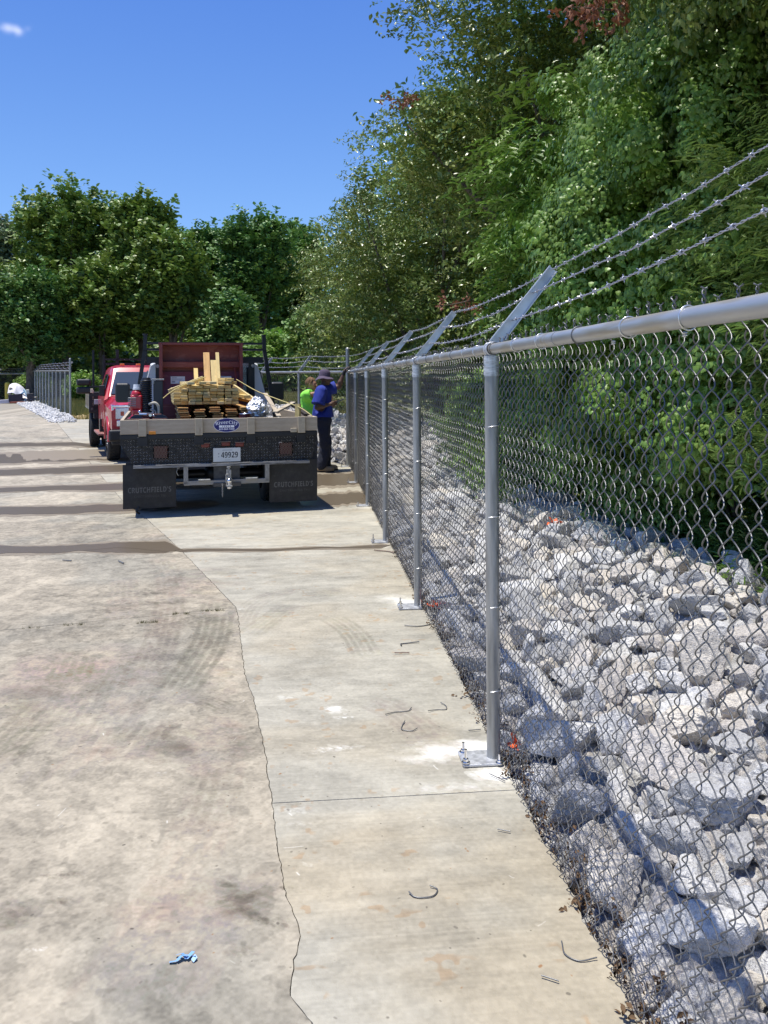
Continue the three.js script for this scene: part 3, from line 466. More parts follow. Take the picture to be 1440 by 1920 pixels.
const rocksFine = [...Array(12)].map((_, i) => rockGeo(300 + i, 9)), rocksMid = [...Array(10)].map((_, i) => rockGeo(340 + i, 3));
{
  const bank = struct('rock_bank', 'bank of broken pale grey limestone rocks heaped behind the fence');
  const r = rng(4242), all = [], cell = new Map(), key = (x, z) => Math.floor(x / 0.4) + ',' + Math.floor(z / 0.4);
  const wpos = (u, s) => { const zc = -CORNER.z; if (s < zc) return [FX + u, -s]; const p = CORNER.clone().addScaledVector(DIR2, s - zc).addScaledVector(OUT2, u); return [p.x, p.z]; };
  const place = (n, r0, r1, s0, s1, u0, u1, pack, sink, maxTry = 1) => {
    for (let i = 0; i < n; i++) {
      const s = lerp(s0, s1, r()), u = lerp(u0, u1, r()), R = lerp(r0, r1, r() * r()), [x, z] = wpos(u, s);
      if (u - R * 1.3 < 0.05) continue;
      let ok = true; const ci = Math.floor(x / 0.4), cj = Math.floor(z / 0.4);
      if (pack > 0) for (let a = -2; a <= 2 && ok; a++) for (let b = -2; b <= 2 && ok; b++) for (const o of cell.get((ci + a) + ',' + (cj + b)) ?? []) if (Math.hypot(o.x - x, o.z - z) < pack * (o.R + R)) { ok = false; break; }
      if (!ok) continue;
      const y = rise(z) + bankHeight(u, s) + R * sink, q = { x, y, z, R, rot: [r() * 0.9 - 0.45 , r() * 6.28, r() * 0.9 - 0.45 - 0.18], v: Math.floor(r() * 1000), m: Math.floor(Math.pow(r(), 0.9) * rockMats.length) };
      if (r() < 0.3) { q.rot[0] = r() * 6.28; q.rot[2] = r() * 6.28; }
      all.push(q); if (pack > 0) { const k = key(x, z); if (!cell.has(k)) cell.set(k, []); cell.get(k).push(q); }
    }
  };
  place(150, 0.11, 0.15, 0.4, 10, 0.1, 2.15, 0.92, 0.62); place(9000, 0.07, 0.125, 0.4, 10, 0.05, 2.3, 0.80, 0.5); place(9000, 0.035, 0.07, 0.4, 10, 0.03, 2.3, 0.8, 0.2);
  place(12000, 0.05, 0.10, 0.4, 10, 0.05, 2.35, 0, -0.60);
  place(500, 0.12, 0.17, 10, 27, 0.1, 2.3, 0.85, 0.4); place(9000, 0.07, 0.12, 10, 27, 0.05, 2.3, 0.74, 0.35); place(4500, 0.07, 0.13, 10, 27, 0.05, 2.2, 0, -0.7);
  for (let s = 0.3; s < 16; s += 0.05 + 0.05 * r()) { const R = 0.028 + 0.05 * r(), [x, z] = wpos(0.09 + 0.1 * r(), s); all.push({ x, y: -0.13 + 0.05 * r(), z, R, rot: [r() * 6, r() * 6, r() * 6], v: Math.floor(r() * 1000), m: Math.floor(r() * 6) }); }
  { // dark gravelly soil under the rocks
    const p = [], id = [], n = 14; let row = 0; for (let s = 0.2; s < 27; s += 0.4, row++) for (let k = 0; k <= n; k++) { const u = lerp(0.025, 2.9, k / n), [x, z] = wpos(u, s); p.push(x, rise(z) + bankHeight(u, s) - 0.03, z); if (row && k) { const a = row * (n + 1) + k; id.push(a, a - 1, a - n - 1, a - 1, a - n - 2, a - n - 1); } }
    const g = new THREE.BufferGeometry(); g.setAttribute('position', new THREE.Float32BufferAttribute(p, 3)); g.setAttribute('uv', new THREE.Float32BufferAttribute(p.filter((_, i) => i % 3 !== 1), 2)); g.setIndex(id); g.computeVertexNormals(); mesh('bank_soil', g, soilM, bank);
  }
  const c = V(), inView = (q) => { c.set(q.x, q.y, q.z).project(camera); return Math.abs(c.x) < 1.05 && Math.abs(c.y) < 1.05 && c.z < 1; };
  camera.updateMatrixWorld(); camera.updateProjectionMatrix();
  for (const q of all) q.app = (inView(q) ? 1 : 0) * q.R / Math.hypot(q.x, q.y - EYE, q.z) * (q.y < rise(q.z) + bankHeight(...outside(q.x, q.z)) - 0.02 ? 0.35 : 1);
  all.sort((a, b) => b.app - a.app);
  all.slice(0, 300).forEach((q) => { const m = mesh('rock', rocksFine[q.v % 12], rockMats[q.m], bank); m.position.set(q.x, q.y, q.z); m.rotation.set(...q.rot); m.scale.setScalar(q.R); });
  const rest = all.slice(300);
  for (let k = 0; k < 10; k++) for (const mm of [0, 3]) { const l = rest.filter((q) => q.v % 10 === k && (q.m < 3 ? 0 : 3) === mm); stuff(inst('rock_rubble', rocksMid[k], rockMats[mm ? (k % 2 ? 5 : 3) : k % 3], l.map((q) => [q.x, q.y, q.z, ...q.rot, q.R]), bank)); }
}
{ // white gravel along the far left fence
  const r = rng(9), l = [];
  for (let i = 0; i < 2600; i++) { const t = r(), u = r(), z = lerp(-29.5, -50, t), x = -8.76 + (z + 32) * 7.04 / 18 - 0.05 - u * lerp(0.9, 1.1, t); l.push([x, rise(z) + 0.02 + (1 - u) * 0.08 * r(), z, r() * 6, r() * 6, r() * 6, 0.035 + 0.06 * r() * r()]); }
  const g = stuff(inst('gravel', rocksMid[0], rockMats[2], l, scene), 'white gravel strip along the grey fence left of the red truck');
  const s = []; for (let i = 0; i < 160; i++) s.push([lerp(-8.7, -7.2, r()), rise(-31) - 0.02, lerp(-31.2, -32.4, r()), r() * 6, r() * 6, r() * 6, 0.07 + 0.1 * r()]);
  stuff(inst('straw', rocksMid[3], std({ color: rgb(0.62, 0.46, 0.22), map: rockT, roughness: 1 }), s, scene), 'tan straw and wood chips at the edge of the grass left of the red truck');
}

// ---------------------------------------------------------------- trees, vines and undergrowth
function leafMat(c, t = 0.3, rough = 0.48) { return phys({ color: rgb(...c), roughness: rough, transmission: t, thickness: 0, side: THREE.DoubleSide, specularIntensity: 0.6, name: 'leaf' }); }
function leafAt(p, uvs, m, L, W, heart) { // one leaf: folded along its midrib, tip drooping
  const o = heart ? [[0, 0, 0], [-0.5, 0.10, 0.04], [0.5, 0.10, 0.04], [-0.44, 0.45, 0.02], [0.44, 0.45, 0.02], [0, 0.5, -0.06], [0, 1, 0.0]] : [[0, 0, 0], [-0.5, 0.38, 0.07], [0.5, 0.38, 0.07], [-0.36, 0.70, 0.05], [0.36, 0.70, 0.05], [0, 0.5, -0.03], [0, 1, -0.06]];
  const v = o.map(([x, y, z]) => V(x * W, y * L, z * L).applyMatrix4(m));
  for (const f of [[0, 2, 5], [0, 5, 1], [1, 5, 3], [2, 4, 5], [3, 5, 6], [5, 4, 6]]) for (const i of f) p.push(v[i].x, v[i].y, v[i].z);
}
function sprayGeo(seed, kind) {
  const r = rng(seed), p = [], m = new THREE.Matrix4(), e = new THREE.Euler();
  const put = (x, y, z, rx, ry, rz, L, W, h) => { m.makeRotationFromEuler(e.set(rx, ry, rz, 'YXZ')); m.setPosition(x, y, z); leafAt(p, null, m, L, W, h); };
  if (kind === 'ovate') for (let i = 0; i < 10; i++) { const t = i / 10; put((r() - 0.5) * 0.16, (r() - 0.5) * 0.14 + 0.05, (t - 0.5) * 0.30, -0.4 - 1.5 * r(), r() * 6.283, (r() - 0.5) * 1.3, 0.062 + 0.024 * r(), 0.036 + 0.012 * r()); }
  if (kind === 'hanging') for (let i = 0; i < 11; i++) put((r() - 0.5) * 0.20, (r() - 0.5) * 0.24, (r() - 0.5) * 0.16, 2.5 + 0.7 * r(), (r() - 0.5) * 2.2 + (r() < 0.5 ? 0 : 3.14), (r() - 0.5) * 0.9, 0.07 + 0.03 * r(), 0.045 + 0.015 * r());
  if (kind === 'heart') for (let i = 0; i < 14; i++) put((r() - 0.5) * 0.26, (r() - 0.5) * 0.26, (r() - 0.5) * 0.10, 2.75 + 0.5 * r(), (r() - 0.5) * 1.0, (r() - 0.5) * 0.7, 0.05 + 0.022 * r(), 0.046 + 0.018 * r(), true);
  if (kind === 'pinnate') for (let k = 0; k < 3; k++) { const a = (k - 1) * 0.9 + r() * 0.4; for (let i = 0; i < 9; i++) { const t = (i + 1) / 9, s = i % 2 ? 1 : -1, x = Math.sin(a) * t * 0.30, z = Math.cos(a) * t * 0.30; put(x, -0.10 * t * t + (k - 1) * 0.03, z, -1.35 + 0.5 * r(), a + s * (i === 8 ? 0 : 0.95) + 0.3 * (r() - 0.5), (r() - 0.5) * 0.7, 0.075 + 0.03 * r(), 0.031); } }
  if (kind === 'feather') for (let i = 0; i < 26; i++) { const a = (r() - 0.5) * 1.7, t = r(); put(Math.sin(a) * t * 0.14, t * 0.05 + (r() - 0.5) * 0.09, t * 0.24, -1.2 + 0.7 * (r() - 0.5), a + (r() - 0.5) * 1.2, r() * 3, 0.05 + 0.03 * r(), 0.009); }
  if (kind === 'clump') for (let i = 0; i < 14; i++) { const a = r() * 6.283, q = r() * 0.75; put(Math.cos(a) * q * 0.5, (r() - 0.5) * 0.5, Math.sin(a) * q * 0.5, -0.5 - 1.6 * r(), r() * 6.283, (r() - 0.5) * 1.2, 0.26 + 0.1 * r(), 0.22 + 0.06 * r()); }
  const g = new THREE.BufferGeometry(); g.setAttribute('position', new THREE.Float32BufferAttribute(p, 3)); g.computeVertexNormals(); return g;
}
const SPRAY = {}; for (const k of ['ovate', 'hanging', 'heart', 'pinnate', 'feather', 'clump']) SPRAY[k] = [sprayGeo(11, k), sprayGeo(12, k), sprayGeo(13, k)];
const barkM = std({ map: texture(128, 256, (u, v) => { const n = 0.6 * tnoise(u, v, 8, 5) + 0.4 * Math.abs(Math.sin(u * 40 + tnoise(u, v, 4, 3) * 8)); return [0, 1, 2].map((k) => toS([0.13, 0.105, 0.08][k] * (0.35 + n))); }), roughness: 1 });
function taper(pts, r0, r1, n = 9) { const c = new THREE.CatmullRomCurve3(pts), S = Math.max(4, pts.length * 4), g = new THREE.TubeGeometry(c, S, 1, n), p = g.attributes.position, v = V(), q = V(); for (let i = 0; i <= S; i++) { c.getPointAt(i / S, q); const R = lerp(r0, r1, Math.pow(i / S, 0.8)); for (let k = 0; k <= n; k++) { const j = i * (n + 1) + k; v.fromBufferAttribute(p, j).sub(q).multiplyScalar(R).add(q); p.setXYZ(j, v.x, v.y, v.z); } } return g; }
// crowns are lists of lobes; each lobe carries smaller clumps, and each clump sprays of leaves
function leafList(lobes, { seed, clumps, cr, per, size, jitter = 0.45, up = 0.35, face = false, fill = 0.3, flat = 0.75, taperTop = 0, keep }) {
  const r = rng(seed), out = [], n = V(), c = V(), q = new THREE.Quaternion(), q2 = new THREE.Quaternion(), up3 = V(0, 0, 1);
  for (const [lx, ly, lz, rx, ry, rz, w = 1] of lobes) {
    const K = Math.round(clumps * w);
    for (let k = 0; k < K; k++) {
      const zc = 1 - 2 * (k + 0.5) / K, az = k * 2.39996 + r() * 0.8, h = Math.sqrt(1 - zc * zc), R = r() < fill ? 0.25 + 0.5 * r() : 0.66 + 0.5 * r();
      n.set(Math.cos(az) * h, zc, Math.sin(az) * h); c.set(lx + n.x * rx * R, ly + n.y * ry * R, lz + n.z * rz * R);
      const cR = cr * (0.6 + 0.8 * r()), stretch = 1 + taperTop * Math.max(0, n.y) * r();
      const m = Math.round(per * (0.6 + 0.8 * r()));
      for (let i = 0; i < m; i++) {
        const z2 = r() * 2 - 1, a2 = r() * 6.283, h2 = Math.sqrt(1 - z2 * z2), rr = cR * Math.pow(r(), 0.45), d = V(Math.cos(a2) * h2, z2, Math.sin(a2) * h2), p = V(c.x + d.x * rr, c.y + d.y * rr * flat * stretch, c.z + d.z * rr);
        if (keep && !keep(p)) continue;
        if (face) { const f = V(d.x + n.x * 0.8, 0.1, d.z + n.z * 0.8).normalize(); q.setFromUnitVectors(up3, f); q2.setFromEuler(E3.set((r() - 0.5) * jitter, (r() - 0.5) * jitter, (r() - 0.5) * jitter * 1.5)); q.multiply(q2); }
        else { const f = V(d.x + n.x * 0.7, 0, d.z + n.z * 0.7); const yaw = Math.atan2(f.x, f.z) + (r() - 0.5) * 2.4 * jitter; q.setFromEuler(E3.set((r() - 0.5) * jitter * 2 - up * 0.4 + 0.25, yaw, (r() - 0.5) * jitter * 1.6, 'YXZ')); }
        const s = size * (0.6 + 0.85 * r() * r() + 0.2 * r()); out.push(new THREE.Matrix4().compose(p, q, S3.set(s, s, s)));
      }
    }
  }
  return out;
}
function foliage(name, parent, list, kind, mat, seed, tint = 0.35, warm = 0.15) {
  const r = rng(seed), sets = [[], [], []], cols = [[], [], []];
  for (const m of list) { const k = Math.floor(r() * 3), e = m.elements, n = vn(e[12] * 1.3 + 40, e[14] * 1.3 + e[13] * 1.7 + 40) - 0.5, b = 1 + tint * (r() - 0.5) + 0.5 * tint * n * 2, w = warm * (r() - 0.4); sets[k].push(m); cols[k].push(rgb(clamp(b * (1 + w), 0.2, 1.9), b, clamp(b * (1 - w), 0.2, 1.9))); }
  sets.forEach((l, i) => { if (l.length) stuff(inst(name, SPRAY[kind][i], mat, l, parent, cols[i])); });
}
function tree({ name, label, group, category = 'tree', x, z, y, trunk, topY, lobes, kind, mat, opts, tint, warm, branches = 11, twigs }) {
  const t = thing(name, label, category, [x, y, z], 0, group), r = rng(opts.seed + 5);
  const loc = lobes.map(([a, b, c, ...k]) => [a - x, b - y, c - z, ...k]);
  if (trunk) {
    const mid = loc[0], pts = [V(0, -0.3, 0), V(mid[0] * 0.12 + 0.05, topY * 0.25, mid[2] * 0.1), V(mid[0] * 0.45, topY * 0.6, mid[2] * 0.5), V(mid[0] * 0.8, topY, mid[2] * 0.8)];
    mesh('trunk', taper(pts, trunk, trunk * 0.25, 12), barkM, t);
    for (let i = 0; i < branches; i++) { const L = loc[i % loc.length], a = r() * 6.283, h = lerp(0.3, 0.85, i / branches), st = new THREE.CatmullRomCurve3(pts).getPoint(h), en = V(L[0] + Math.cos(a) * L[3] * 0.75, L[1] + (r() - 0.2) * L[4] * 0.7, L[2] + Math.sin(a) * L[5] * 0.75), md = V().lerpVectors(st, en, 0.5).add(V(0, -0.08 * st.distanceTo(en), 0)); mesh('branch', taper([st, md, en], trunk * 0.42, trunk * 0.07, 7), barkM, t); }
  }
  const list = leafList(loc, opts); foliage('crown', t, list, kind, mat, opts.seed + 1, tint, warm); return t;
}
const LM = { pear: leafMat([0.26, 0.345, 0.095], 0.48, 0.30), pearDark: leafMat([0.25, 0.34, 0.092], 0.48, 0.32), vine: leafMat([0.25, 0.40, 0.08], 0.48, 0.40), locust: leafMat([0.24, 0.39, 0.08], 0.48, 0.42), cedar: leafMat([0.20, 0.30, 0.06], 0.38, 0.6), maple: leafMat([0.225, 0.325, 0.07], 0.44, 0.42), ash: leafMat([0.175, 0.31, 0.08], 0.44, 0.42), lime: leafMat([0.25, 0.40, 0.07], 0.46, 0.6), under: leafMat([0.21, 0.35, 0.08], 0.44, 0.45), willow: leafMat([0.24, 0.31, 0.16], 0.44, 0.45), brown: leafMat([0.28, 0.11, 0.055], 0.3, 0.6) };
const clearOfFence = (p0) => (p) => { const [u] = outside(p.x + p0[0], p.z + p0[1]); return u > 0.55 || p.y + p0[2] > 2.6 && u > -0.75; };
const RT = 'trees crowding the rock bank behind the fence';
// big trees on the right, from the nearest to the farthest
tree({ name: 'broadleaf_tree', label: 'tree with large hanging leaves filling the upper right corner of the view', group: RT, x: 4.6, y: -0.4, z: -4.4, trunk: 0.16, topY: 5.5, lobes: [[4.0, 5.6, -4.6, 1.9, 1.9, 2.0], [3.2, 4.6, -3.2, 1.2, 1.1, 1.2, 0.5], [3.3, 4.5, -5.6, 1.0, 1.0, 1.2, 0.5], [5.6, 3.6, -4.2, 1.6, 2.4, 2.2, 0.7]], kind: 'hanging', mat: LM.pearDark, opts: { seed: 101, clumps: 170, cr: 0.42, per: 44, size: 0.6, fill: 0.35, keep: clearOfFence([4.6, -4.4, -0.4]) }, warm: 0.25 });
tree({ name: 'broadleaf_tree', label: 'tallest olive green tree with its crown leaning over the fence against the sky', group: RT, x: 4.2, y: -0.3, z: -10.2, trunk: 0.2, topY: 7.2, lobes: [[3.35, 6.6, -9.9, 2.1, 2.2, 2.5, 1.2], [3.1, 4.6, -10.6, 1.6, 1.6, 2.2, 0.8], [4.6, 8.6, -10, 2.5, 1.8, 2.6], [4.6, 5.2, -8.6, 2.0, 2.4, 2.2], [2.1, 4.9, -11.4, 0.9, 0.8, 1.2, 0.3], [3.9, 2.8, -10.0, 1.5, 1.7, 2.4, 0.7]], kind: 'ovate', mat: LM.pear, opts: { seed: 111, clumps: 190, cr: 0.42, per: 15, size: 1.0, fill: 0.3, keep: clearOfFence([4.2, -10.2, -0.3]) }, tint: 0.5, warm: 0.3 });
tree({ name: 'broadleaf_tree', label: 'rounded olive tree behind the fence corner, sloping down to the sky on its left', group: RT, x: 2.8, y: -0.1, z: -17.6, trunk: 0.18, topY: 5, lobes: [[2.85, 4.6, -17.4, 2.2, 2.2, 2.5, 1.2], [1.9, 2.9, -18.6, 1.5, 1.8, 1.8, 0.7], [3.7, 5.8, -16.2, 1.9, 1.8, 2.4], [3.0, 2.4, -16.0, 1.4, 1.8, 2.2, 0.8], [1.6, 4.2, -19.8, 1.4, 1.6, 1.6, 0.6]], kind: 'ovate', mat: LM.pear, opts: { seed: 121, clumps: 180, cr: 0.44, per: 14, size: 1.1, fill: 0.3, keep: clearOfFence([2.8, -17.6, -0.1]) }, tint: 0.5, warm: 0.3 });
tree({ name: 'broadleaf_tree', label: 'smaller grey green tree at the left end of the row beyond the fence corner', group: RT, x: 2.2, y: 0.1, z: -25, trunk: 0.16, topY: 4.5, lobes: [[1.8, 4.0, -24.6, 1.9, 2.2, 2.2, 1.1], [1.3, 2.4, -25.2, 1.4, 1.4, 1.6, 0.7], [3.0, 5.0, -24, 1.9, 1.8, 2.2]], kind: 'ovate', mat: LM.pear, opts: { seed: 131, clumps: 130, cr: 0.5, per: 11, size: 1.5, fill: 0.3, keep: clearOfFence([2.2, -25, 0.1]) }, tint: 0.45, warm: 0.3 });
tree({ name: 'ash_tree', label: 'dark green tree with feathered leaves between the vine and the tall olive tree', group: RT, x: 4.1, y: -0.3, z: -7.6, trunk: 0.11, topY: 3.4, lobes: [[3.2, 3.0, -8.0, 1.1, 1.7, 1.3], [2.7, 3.5, -8.6, 0.7, 0.8, 0.8, 0.4], [3.8, 1.6, -7.8, 1.2, 1.4, 1.8, 0.8]], kind: 'pinnate', mat: LM.locust, opts: { seed: 141, clumps: 80, cr: 0.4, per: 11, size: 1.15, jitter: 0.5, keep: clearOfFence([4.1, -7.6, -0.3]) }, tint: 0.5 });
tree({ name: 'climbing_vine', label: 'bright green heart leaved vine draped over the trees above the second post', category: 'vine', x: 3.4, y: -0.2, z: -6.2, trunk: 0.03, topY: 3.0, lobes: [[2.75, 3.55, -6.3, 0.75, 0.7, 0.95, 1], [2.5, 2.75, -6.6, 0.55, 0.75, 0.85, 0.8], [3.25, 4.4, -6.1, 0.6, 0.6, 0.9, 0.8], [2.95, 2.5, -5.5, 0.6, 0.55, 0.6, 0.5], [3.0, 1.7, -5.9, 0.7, 0.7, 1.1, 0.8], [2.75, 2.0, -7.4, 0.6, 0.6, 0.8, 0.6]], kind: 'heart', mat: LM.vine, opts: { seed: 151, clumps: 90, cr: 0.23, per: 30, size: 0.66, face: true, jitter: 0.6, fill: 0.12, keep: clearOfFence([3.4, -6.2, -0.2]) }, tint: 0.3, branches: 4 });
tree({ name: 'cedar_tree', label: 'feathery dark cedar behind the barbed wire at the right edge', group: RT, x: 3.9, y: -0.4, z: -4.3, trunk: 0.07, topY: 2.6, lobes: [[3.3, 2.55, -4.6, 0.75, 0.75, 0.8], [3.2, 1.5, -4.0, 0.6, 0.7, 0.9], [3.9, 1.9, -4.6, 0.8, 1.0, 1.1]], kind: 'feather', mat: LM.cedar, opts: { seed: 161, clumps: 100, cr: 0.25, per: 22, size: 1.0, jitter: 0.6, keep: clearOfFence([3.9, -4.3, -0.4]) }, tint: 0.4 });
tree({ name: 'broadleaf_shrub', label: 'leafy shrub growing close behind the fence between the second and third posts', category: 'shrub', x: 3.1, y: -0.2, z: -9.5, lobes: [[2.8, 0.95, -9.4, 0.75, 0.8, 1.8], [3.0, 1.0, -12.6, 0.8, 0.9, 1.8], [3.0, 1.1, -7.3, 0.6, 0.8, 1.2, 0.7]], kind: 'hanging', mat: LM.under, opts: { seed: 171, clumps: 90, cr: 0.34, per: 18, size: 0.8, keep: clearOfFence([3.1, -9.5, -0.2]) }, tint: 0.5 });
tree({ name: 'broadleaf_shrub', label: 'dense shaded shrub behind the rocks at the right edge below the rail', category: 'shrub', x: 4.6, y: -0.5, z: -5.0, lobes: [[4.9, 0.9, -5.2, 0.9, 1.5, 2.6], [5.2, 1.0, -2.6, 1.0, 1.6, 1.6, 0.6]], kind: 'hanging', mat: LM.pearDark, opts: { seed: 181, clumps: 110, cr: 0.38, per: 20, size: 0.85 }, tint: 0.4 });
tree({ name: 'weed_plant', label: 'low ferny weeds growing at the back edge of the rocks near the right edge', category: 'plant', x: 3.3, y: -0.1, z: -5.2, lobes: [[3.15, 0.30, -5.2, 0.35, 0.30, 1.0], [3.3, 0.35, -4.1, 0.35, 0.35, 0.7, 0.6], [3.2, 0.25, -6.8, 0.3, 0.3, 0.8, 0.6]], kind: 'feather', mat: LM.under, opts: { seed: 191, clumps: 40, cr: 0.2, per: 16, size: 1.1, jitter: 0.8 }, tint: 0.5 });
tree({ name: 'weed_plant', label: 'broad leaved weed standing behind the rocks right of the ferny weeds', category: 'plant', x: 3.5, y: -0.1, z: -4.4, lobes: [[3.55, 0.35, -4.4, 0.35, 0.45, 0.9], [3.6, 0.2, -3.4, 0.4, 0.4, 0.7]], kind: 'hanging', mat: LM.under, opts: { seed: 195, clumps: 30, cr: 0.22, per: 12, size: 1.0 }, tint: 0.5 });
{ // second row, deep in the shade, that closes the wood
  const r = rng(70); [[8.5, -3, 'nearest the camera'], [8.2, -8.5, 'behind the cedar'], [7.6, -14, 'behind the tallest olive tree'], [6.6, -20.5, 'behind the rounded olive tree'], [5, -27, 'behind the fence corner'], [11.5, -0.5, 'at the right edge of the wood']].forEach(([x, z, w], i) => tree({ name: 'forest_tree', label: 'dark tree in the second row of the wood, ' + w, group: 'second row of trees in the wood', x, y: -0.4, z, trunk: 0.2, topY: 6, lobes: [[x, 6.2, z, 3, 3.0, 3.6], [x - 0.4, 2.6, z, 2.4, 2.6, 3.4], [x, 8.6, z, 2.6, 2, 3]], kind: 'clump', mat: LM.pearDark, opts: { seed: 201 + i, clumps: 120, cr: 0.7, per: 9, size: 0.5, fill: 0.4 }, tint: 0.4, branches: 5 }));
}
for (const [px, py, z, n, seed, w] of [[745, 190, -9.8, 12, 1, 'on the outer edge of the tall olive tree against the sky'], [1120, 22, -5.4, 30, 2, 'high in the canopy at the top of the view'], [860, 572, -8.8, 12, 3, 'low in the trees behind the barbed wire']]) { // dead leaves
  const c = atZ(px, py, z), r = rng(seed + 600), l = []; for (let i = 0; i < n; i++) l.push(new THREE.Matrix4().compose(V((r() - 0.5) * 0.45, (r() - 0.5) * 0.12, (r() - 0.5) * 0.4), new THREE.Quaternion().setFromEuler(new THREE.Euler(r() * 6, r() * 6, r())), V(0.55, 0.55, 0.55)));
  const t = thing('dead_branch', 'dead reddish brown leaves ' + w, 'branch', [c.x, c.y, c.z]); mesh('twig', taper([V(0.3, 0.1, -0.2), V(0, 0.02, 0), V(-0.22, -0.02, 0.1)], 0.012, 0.004, 6), barkM, t); stuff(inst('dead_leaf', SPRAY.hanging[0], LM.brown, l, t));
}
// the wood across the field
function farTree(name, label, px, top, half, z, bottom, kind, mat, extra = {}) {
  const b = atZ(px, bottom, z), t = atZ(px, top, z), W = half / FOCAL * -z, H = t.y - b.y, y0 = rise(z) - 0.2, lob = [];
  const r = rng(Math.round(px * 7 + top)); const cy = (t.y + b.y) / 2;
  lob.push([b.x, cy, z, W * 0.85, H * 0.42, W * 0.8, 1]);
  for (let i = 0; i < 6; i++) { const a = i * 1.05 + r() * 0.5, e = (r() - 0.35) * 0.6; lob.push([b.x + Math.cos(a) * W * 0.5, cy + e * H * 0.5, z + Math.sin(a) * W * 0.5, W * (0.38 + 0.2 * r()), H * (0.16 + 0.1 * r()), W * 0.45, 0.45]); }
  for (let i = 0; i < 3; i++) lob.push([b.x + (i - 1) * W * 0.52 + (r() - 0.5) * W * 0.2, t.y - H * (0.12 + 0.07 * r() + (i === 1 ? 0 : 0.06)), z + (r() - 0.5) * W * 0.5, W * 0.36, H * 0.13, W * 0.4, 0.4]);
  return tree({ name, label, group: 'trees of the far wood', x: b.x, y: y0, z, trunk: extra.trunk ?? 0.32, topY: cy - y0 + H * 0.2, lobes: lob, kind: 'clump', mat, opts: { seed: Math.round(px * 3 + top * 5), clumps: extra.clumps ?? 85, cr: extra.cr ?? 0.85, per: extra.per ?? 6, size: extra.size ?? 1.0, fill: 0.28, taperTop: extra.spiky ?? 1.0, flat: 0.85 }, tint: 0.45, warm: 0.2, branches: 8 });
}
farTree('maple_tree', 'tallest dark maple in the far wood with a spiky top, left of the trucks', 124, 350, 94, -58, 640, 'clump', LM.maple, { spiky: 1.6, trunk: 0.45 });
farTree('maple_tree', 'second dark maple of the far wood, just right of the tallest one', 266, 370, 64, -55, 610, 'clump', LM.maple, { spiky: 1.6, trunk: 0.4 });
farTree('maple_tree', 'maple with a broad lower crown above the maroon box', 322, 452, 62, -52, 640, 'clump', LM.maple, { spiky: 1.2 });
farTree('maple_tree', 'lower shaded maple crown above the red truck', 190, 500, 90, -53, 690, 'clump', LM.maple, {});
farTree('ash_tree', 'thin topped green ash standing between the maple and the dark ash', 390, 414, 52, -66, 650, 'clump', LM.ash, { spiky: 1.3 });
farTree('ash_tree', 'dark ash tree with a visible trunk left of the big olive trees', 484, 404, 68, -62, 660, 'clump', LM.ash, { spiky: 1.2, trunk: 0.4 });
farTree('ash_tree', 'dark tree filling the gap behind the ash and the olive trees', 556, 420, 54, -66, 690, 'clump', LM.ash, {});
farTree('willow_tree', 'pale grey green tree at the left edge of the far wood', -6, 405, 42, -68, 640, 'clump', LM.willow, { spiky: 1.2, clumps: 60 });
farTree('broadleaf_tree', 'lighter bush shaped tree at the left edge in front of the tallest maple', 55, 512, 62, -50, 700, 'clump', LM.ash, { size: 0.75, cr: 0.7 });
farTree('broadleaf_tree', 'light green tree low down between the maples and the dark ash', 425, 556, 46, -50, 690, 'clump', LM.ash, { size: 0.8, cr: 0.7, clumps: 60 });
farTree('broadleaf_tree', 'dark tree low at the far left behind the end on fence', -30, 560, 60, -56, 715, 'clump', LM.maple, {});
farTree('broadleaf_shrub', 'sunlit lime green mound of shrubs behind the fence left of the workers', 520, 640, 62, -38, 708, 'clump', LM.lime, { size: 0.55, cr: 0.55, per: 11, trunk: 0.06, spiky: 0.2 });
farTree('broadleaf_shrub', 'dark green shrub above the blue shirted worker', 596, 590, 40, -34, 706, 'clump', LM.under, { size: 0.55, cr: 0.5, per: 11, trunk: 0.08, spiky: 0.3 });
farTree('broadleaf_shrub', 'small bright shrub right of the end on fence', 156, 712, 24, -46, 738, 'clump', LM.lime, { size: 0.45, cr: 0.45, clumps: 40, trunk: 0.05 });
farTree('broadleaf_shrub', 'small shrub behind the junk pile at the far left', 62, 706, 26, -54, 745, 'clump', LM.lime, { size: 0.5, cr: 0.4, clumps: 30, trunk: 0.05 });
{ // the shaded depth of the far wood, one mass that nobody could count
  const lob = []; const r = rng(91); for (let x = -52; x < 26; x += 4.4) lob.push([x, 4.2 + 2 * r(), -74 - 4 * r(), 3.4, 4.6 + 2 * r(), 3]); for (let x = -40; x < 10; x += 3.4) lob.push([x, 1.6 + r(), -66 - 3 * r(), 2.4, 2.0, 2]); for (let x = -30; x < 8; x += 3) lob.push([x, 0.9 + 0.5 * r(), -59 - 3 * r(), 2.2, 1.7, 1.8]);
  const sets = leafList(lob, { seed: 92, clumps: 60, cr: 1.2, per: 12, size: 1.4, fill: 0.2 }); const o = new THREE.Group(); o.name = 'distant_wood'; stuff(o, 'deep shaded mass of the far wood behind the single trees'); scene.add(o); foliage('distant_foliage', o, sets, 'clump', LM.maple, 93, 0.4);
}
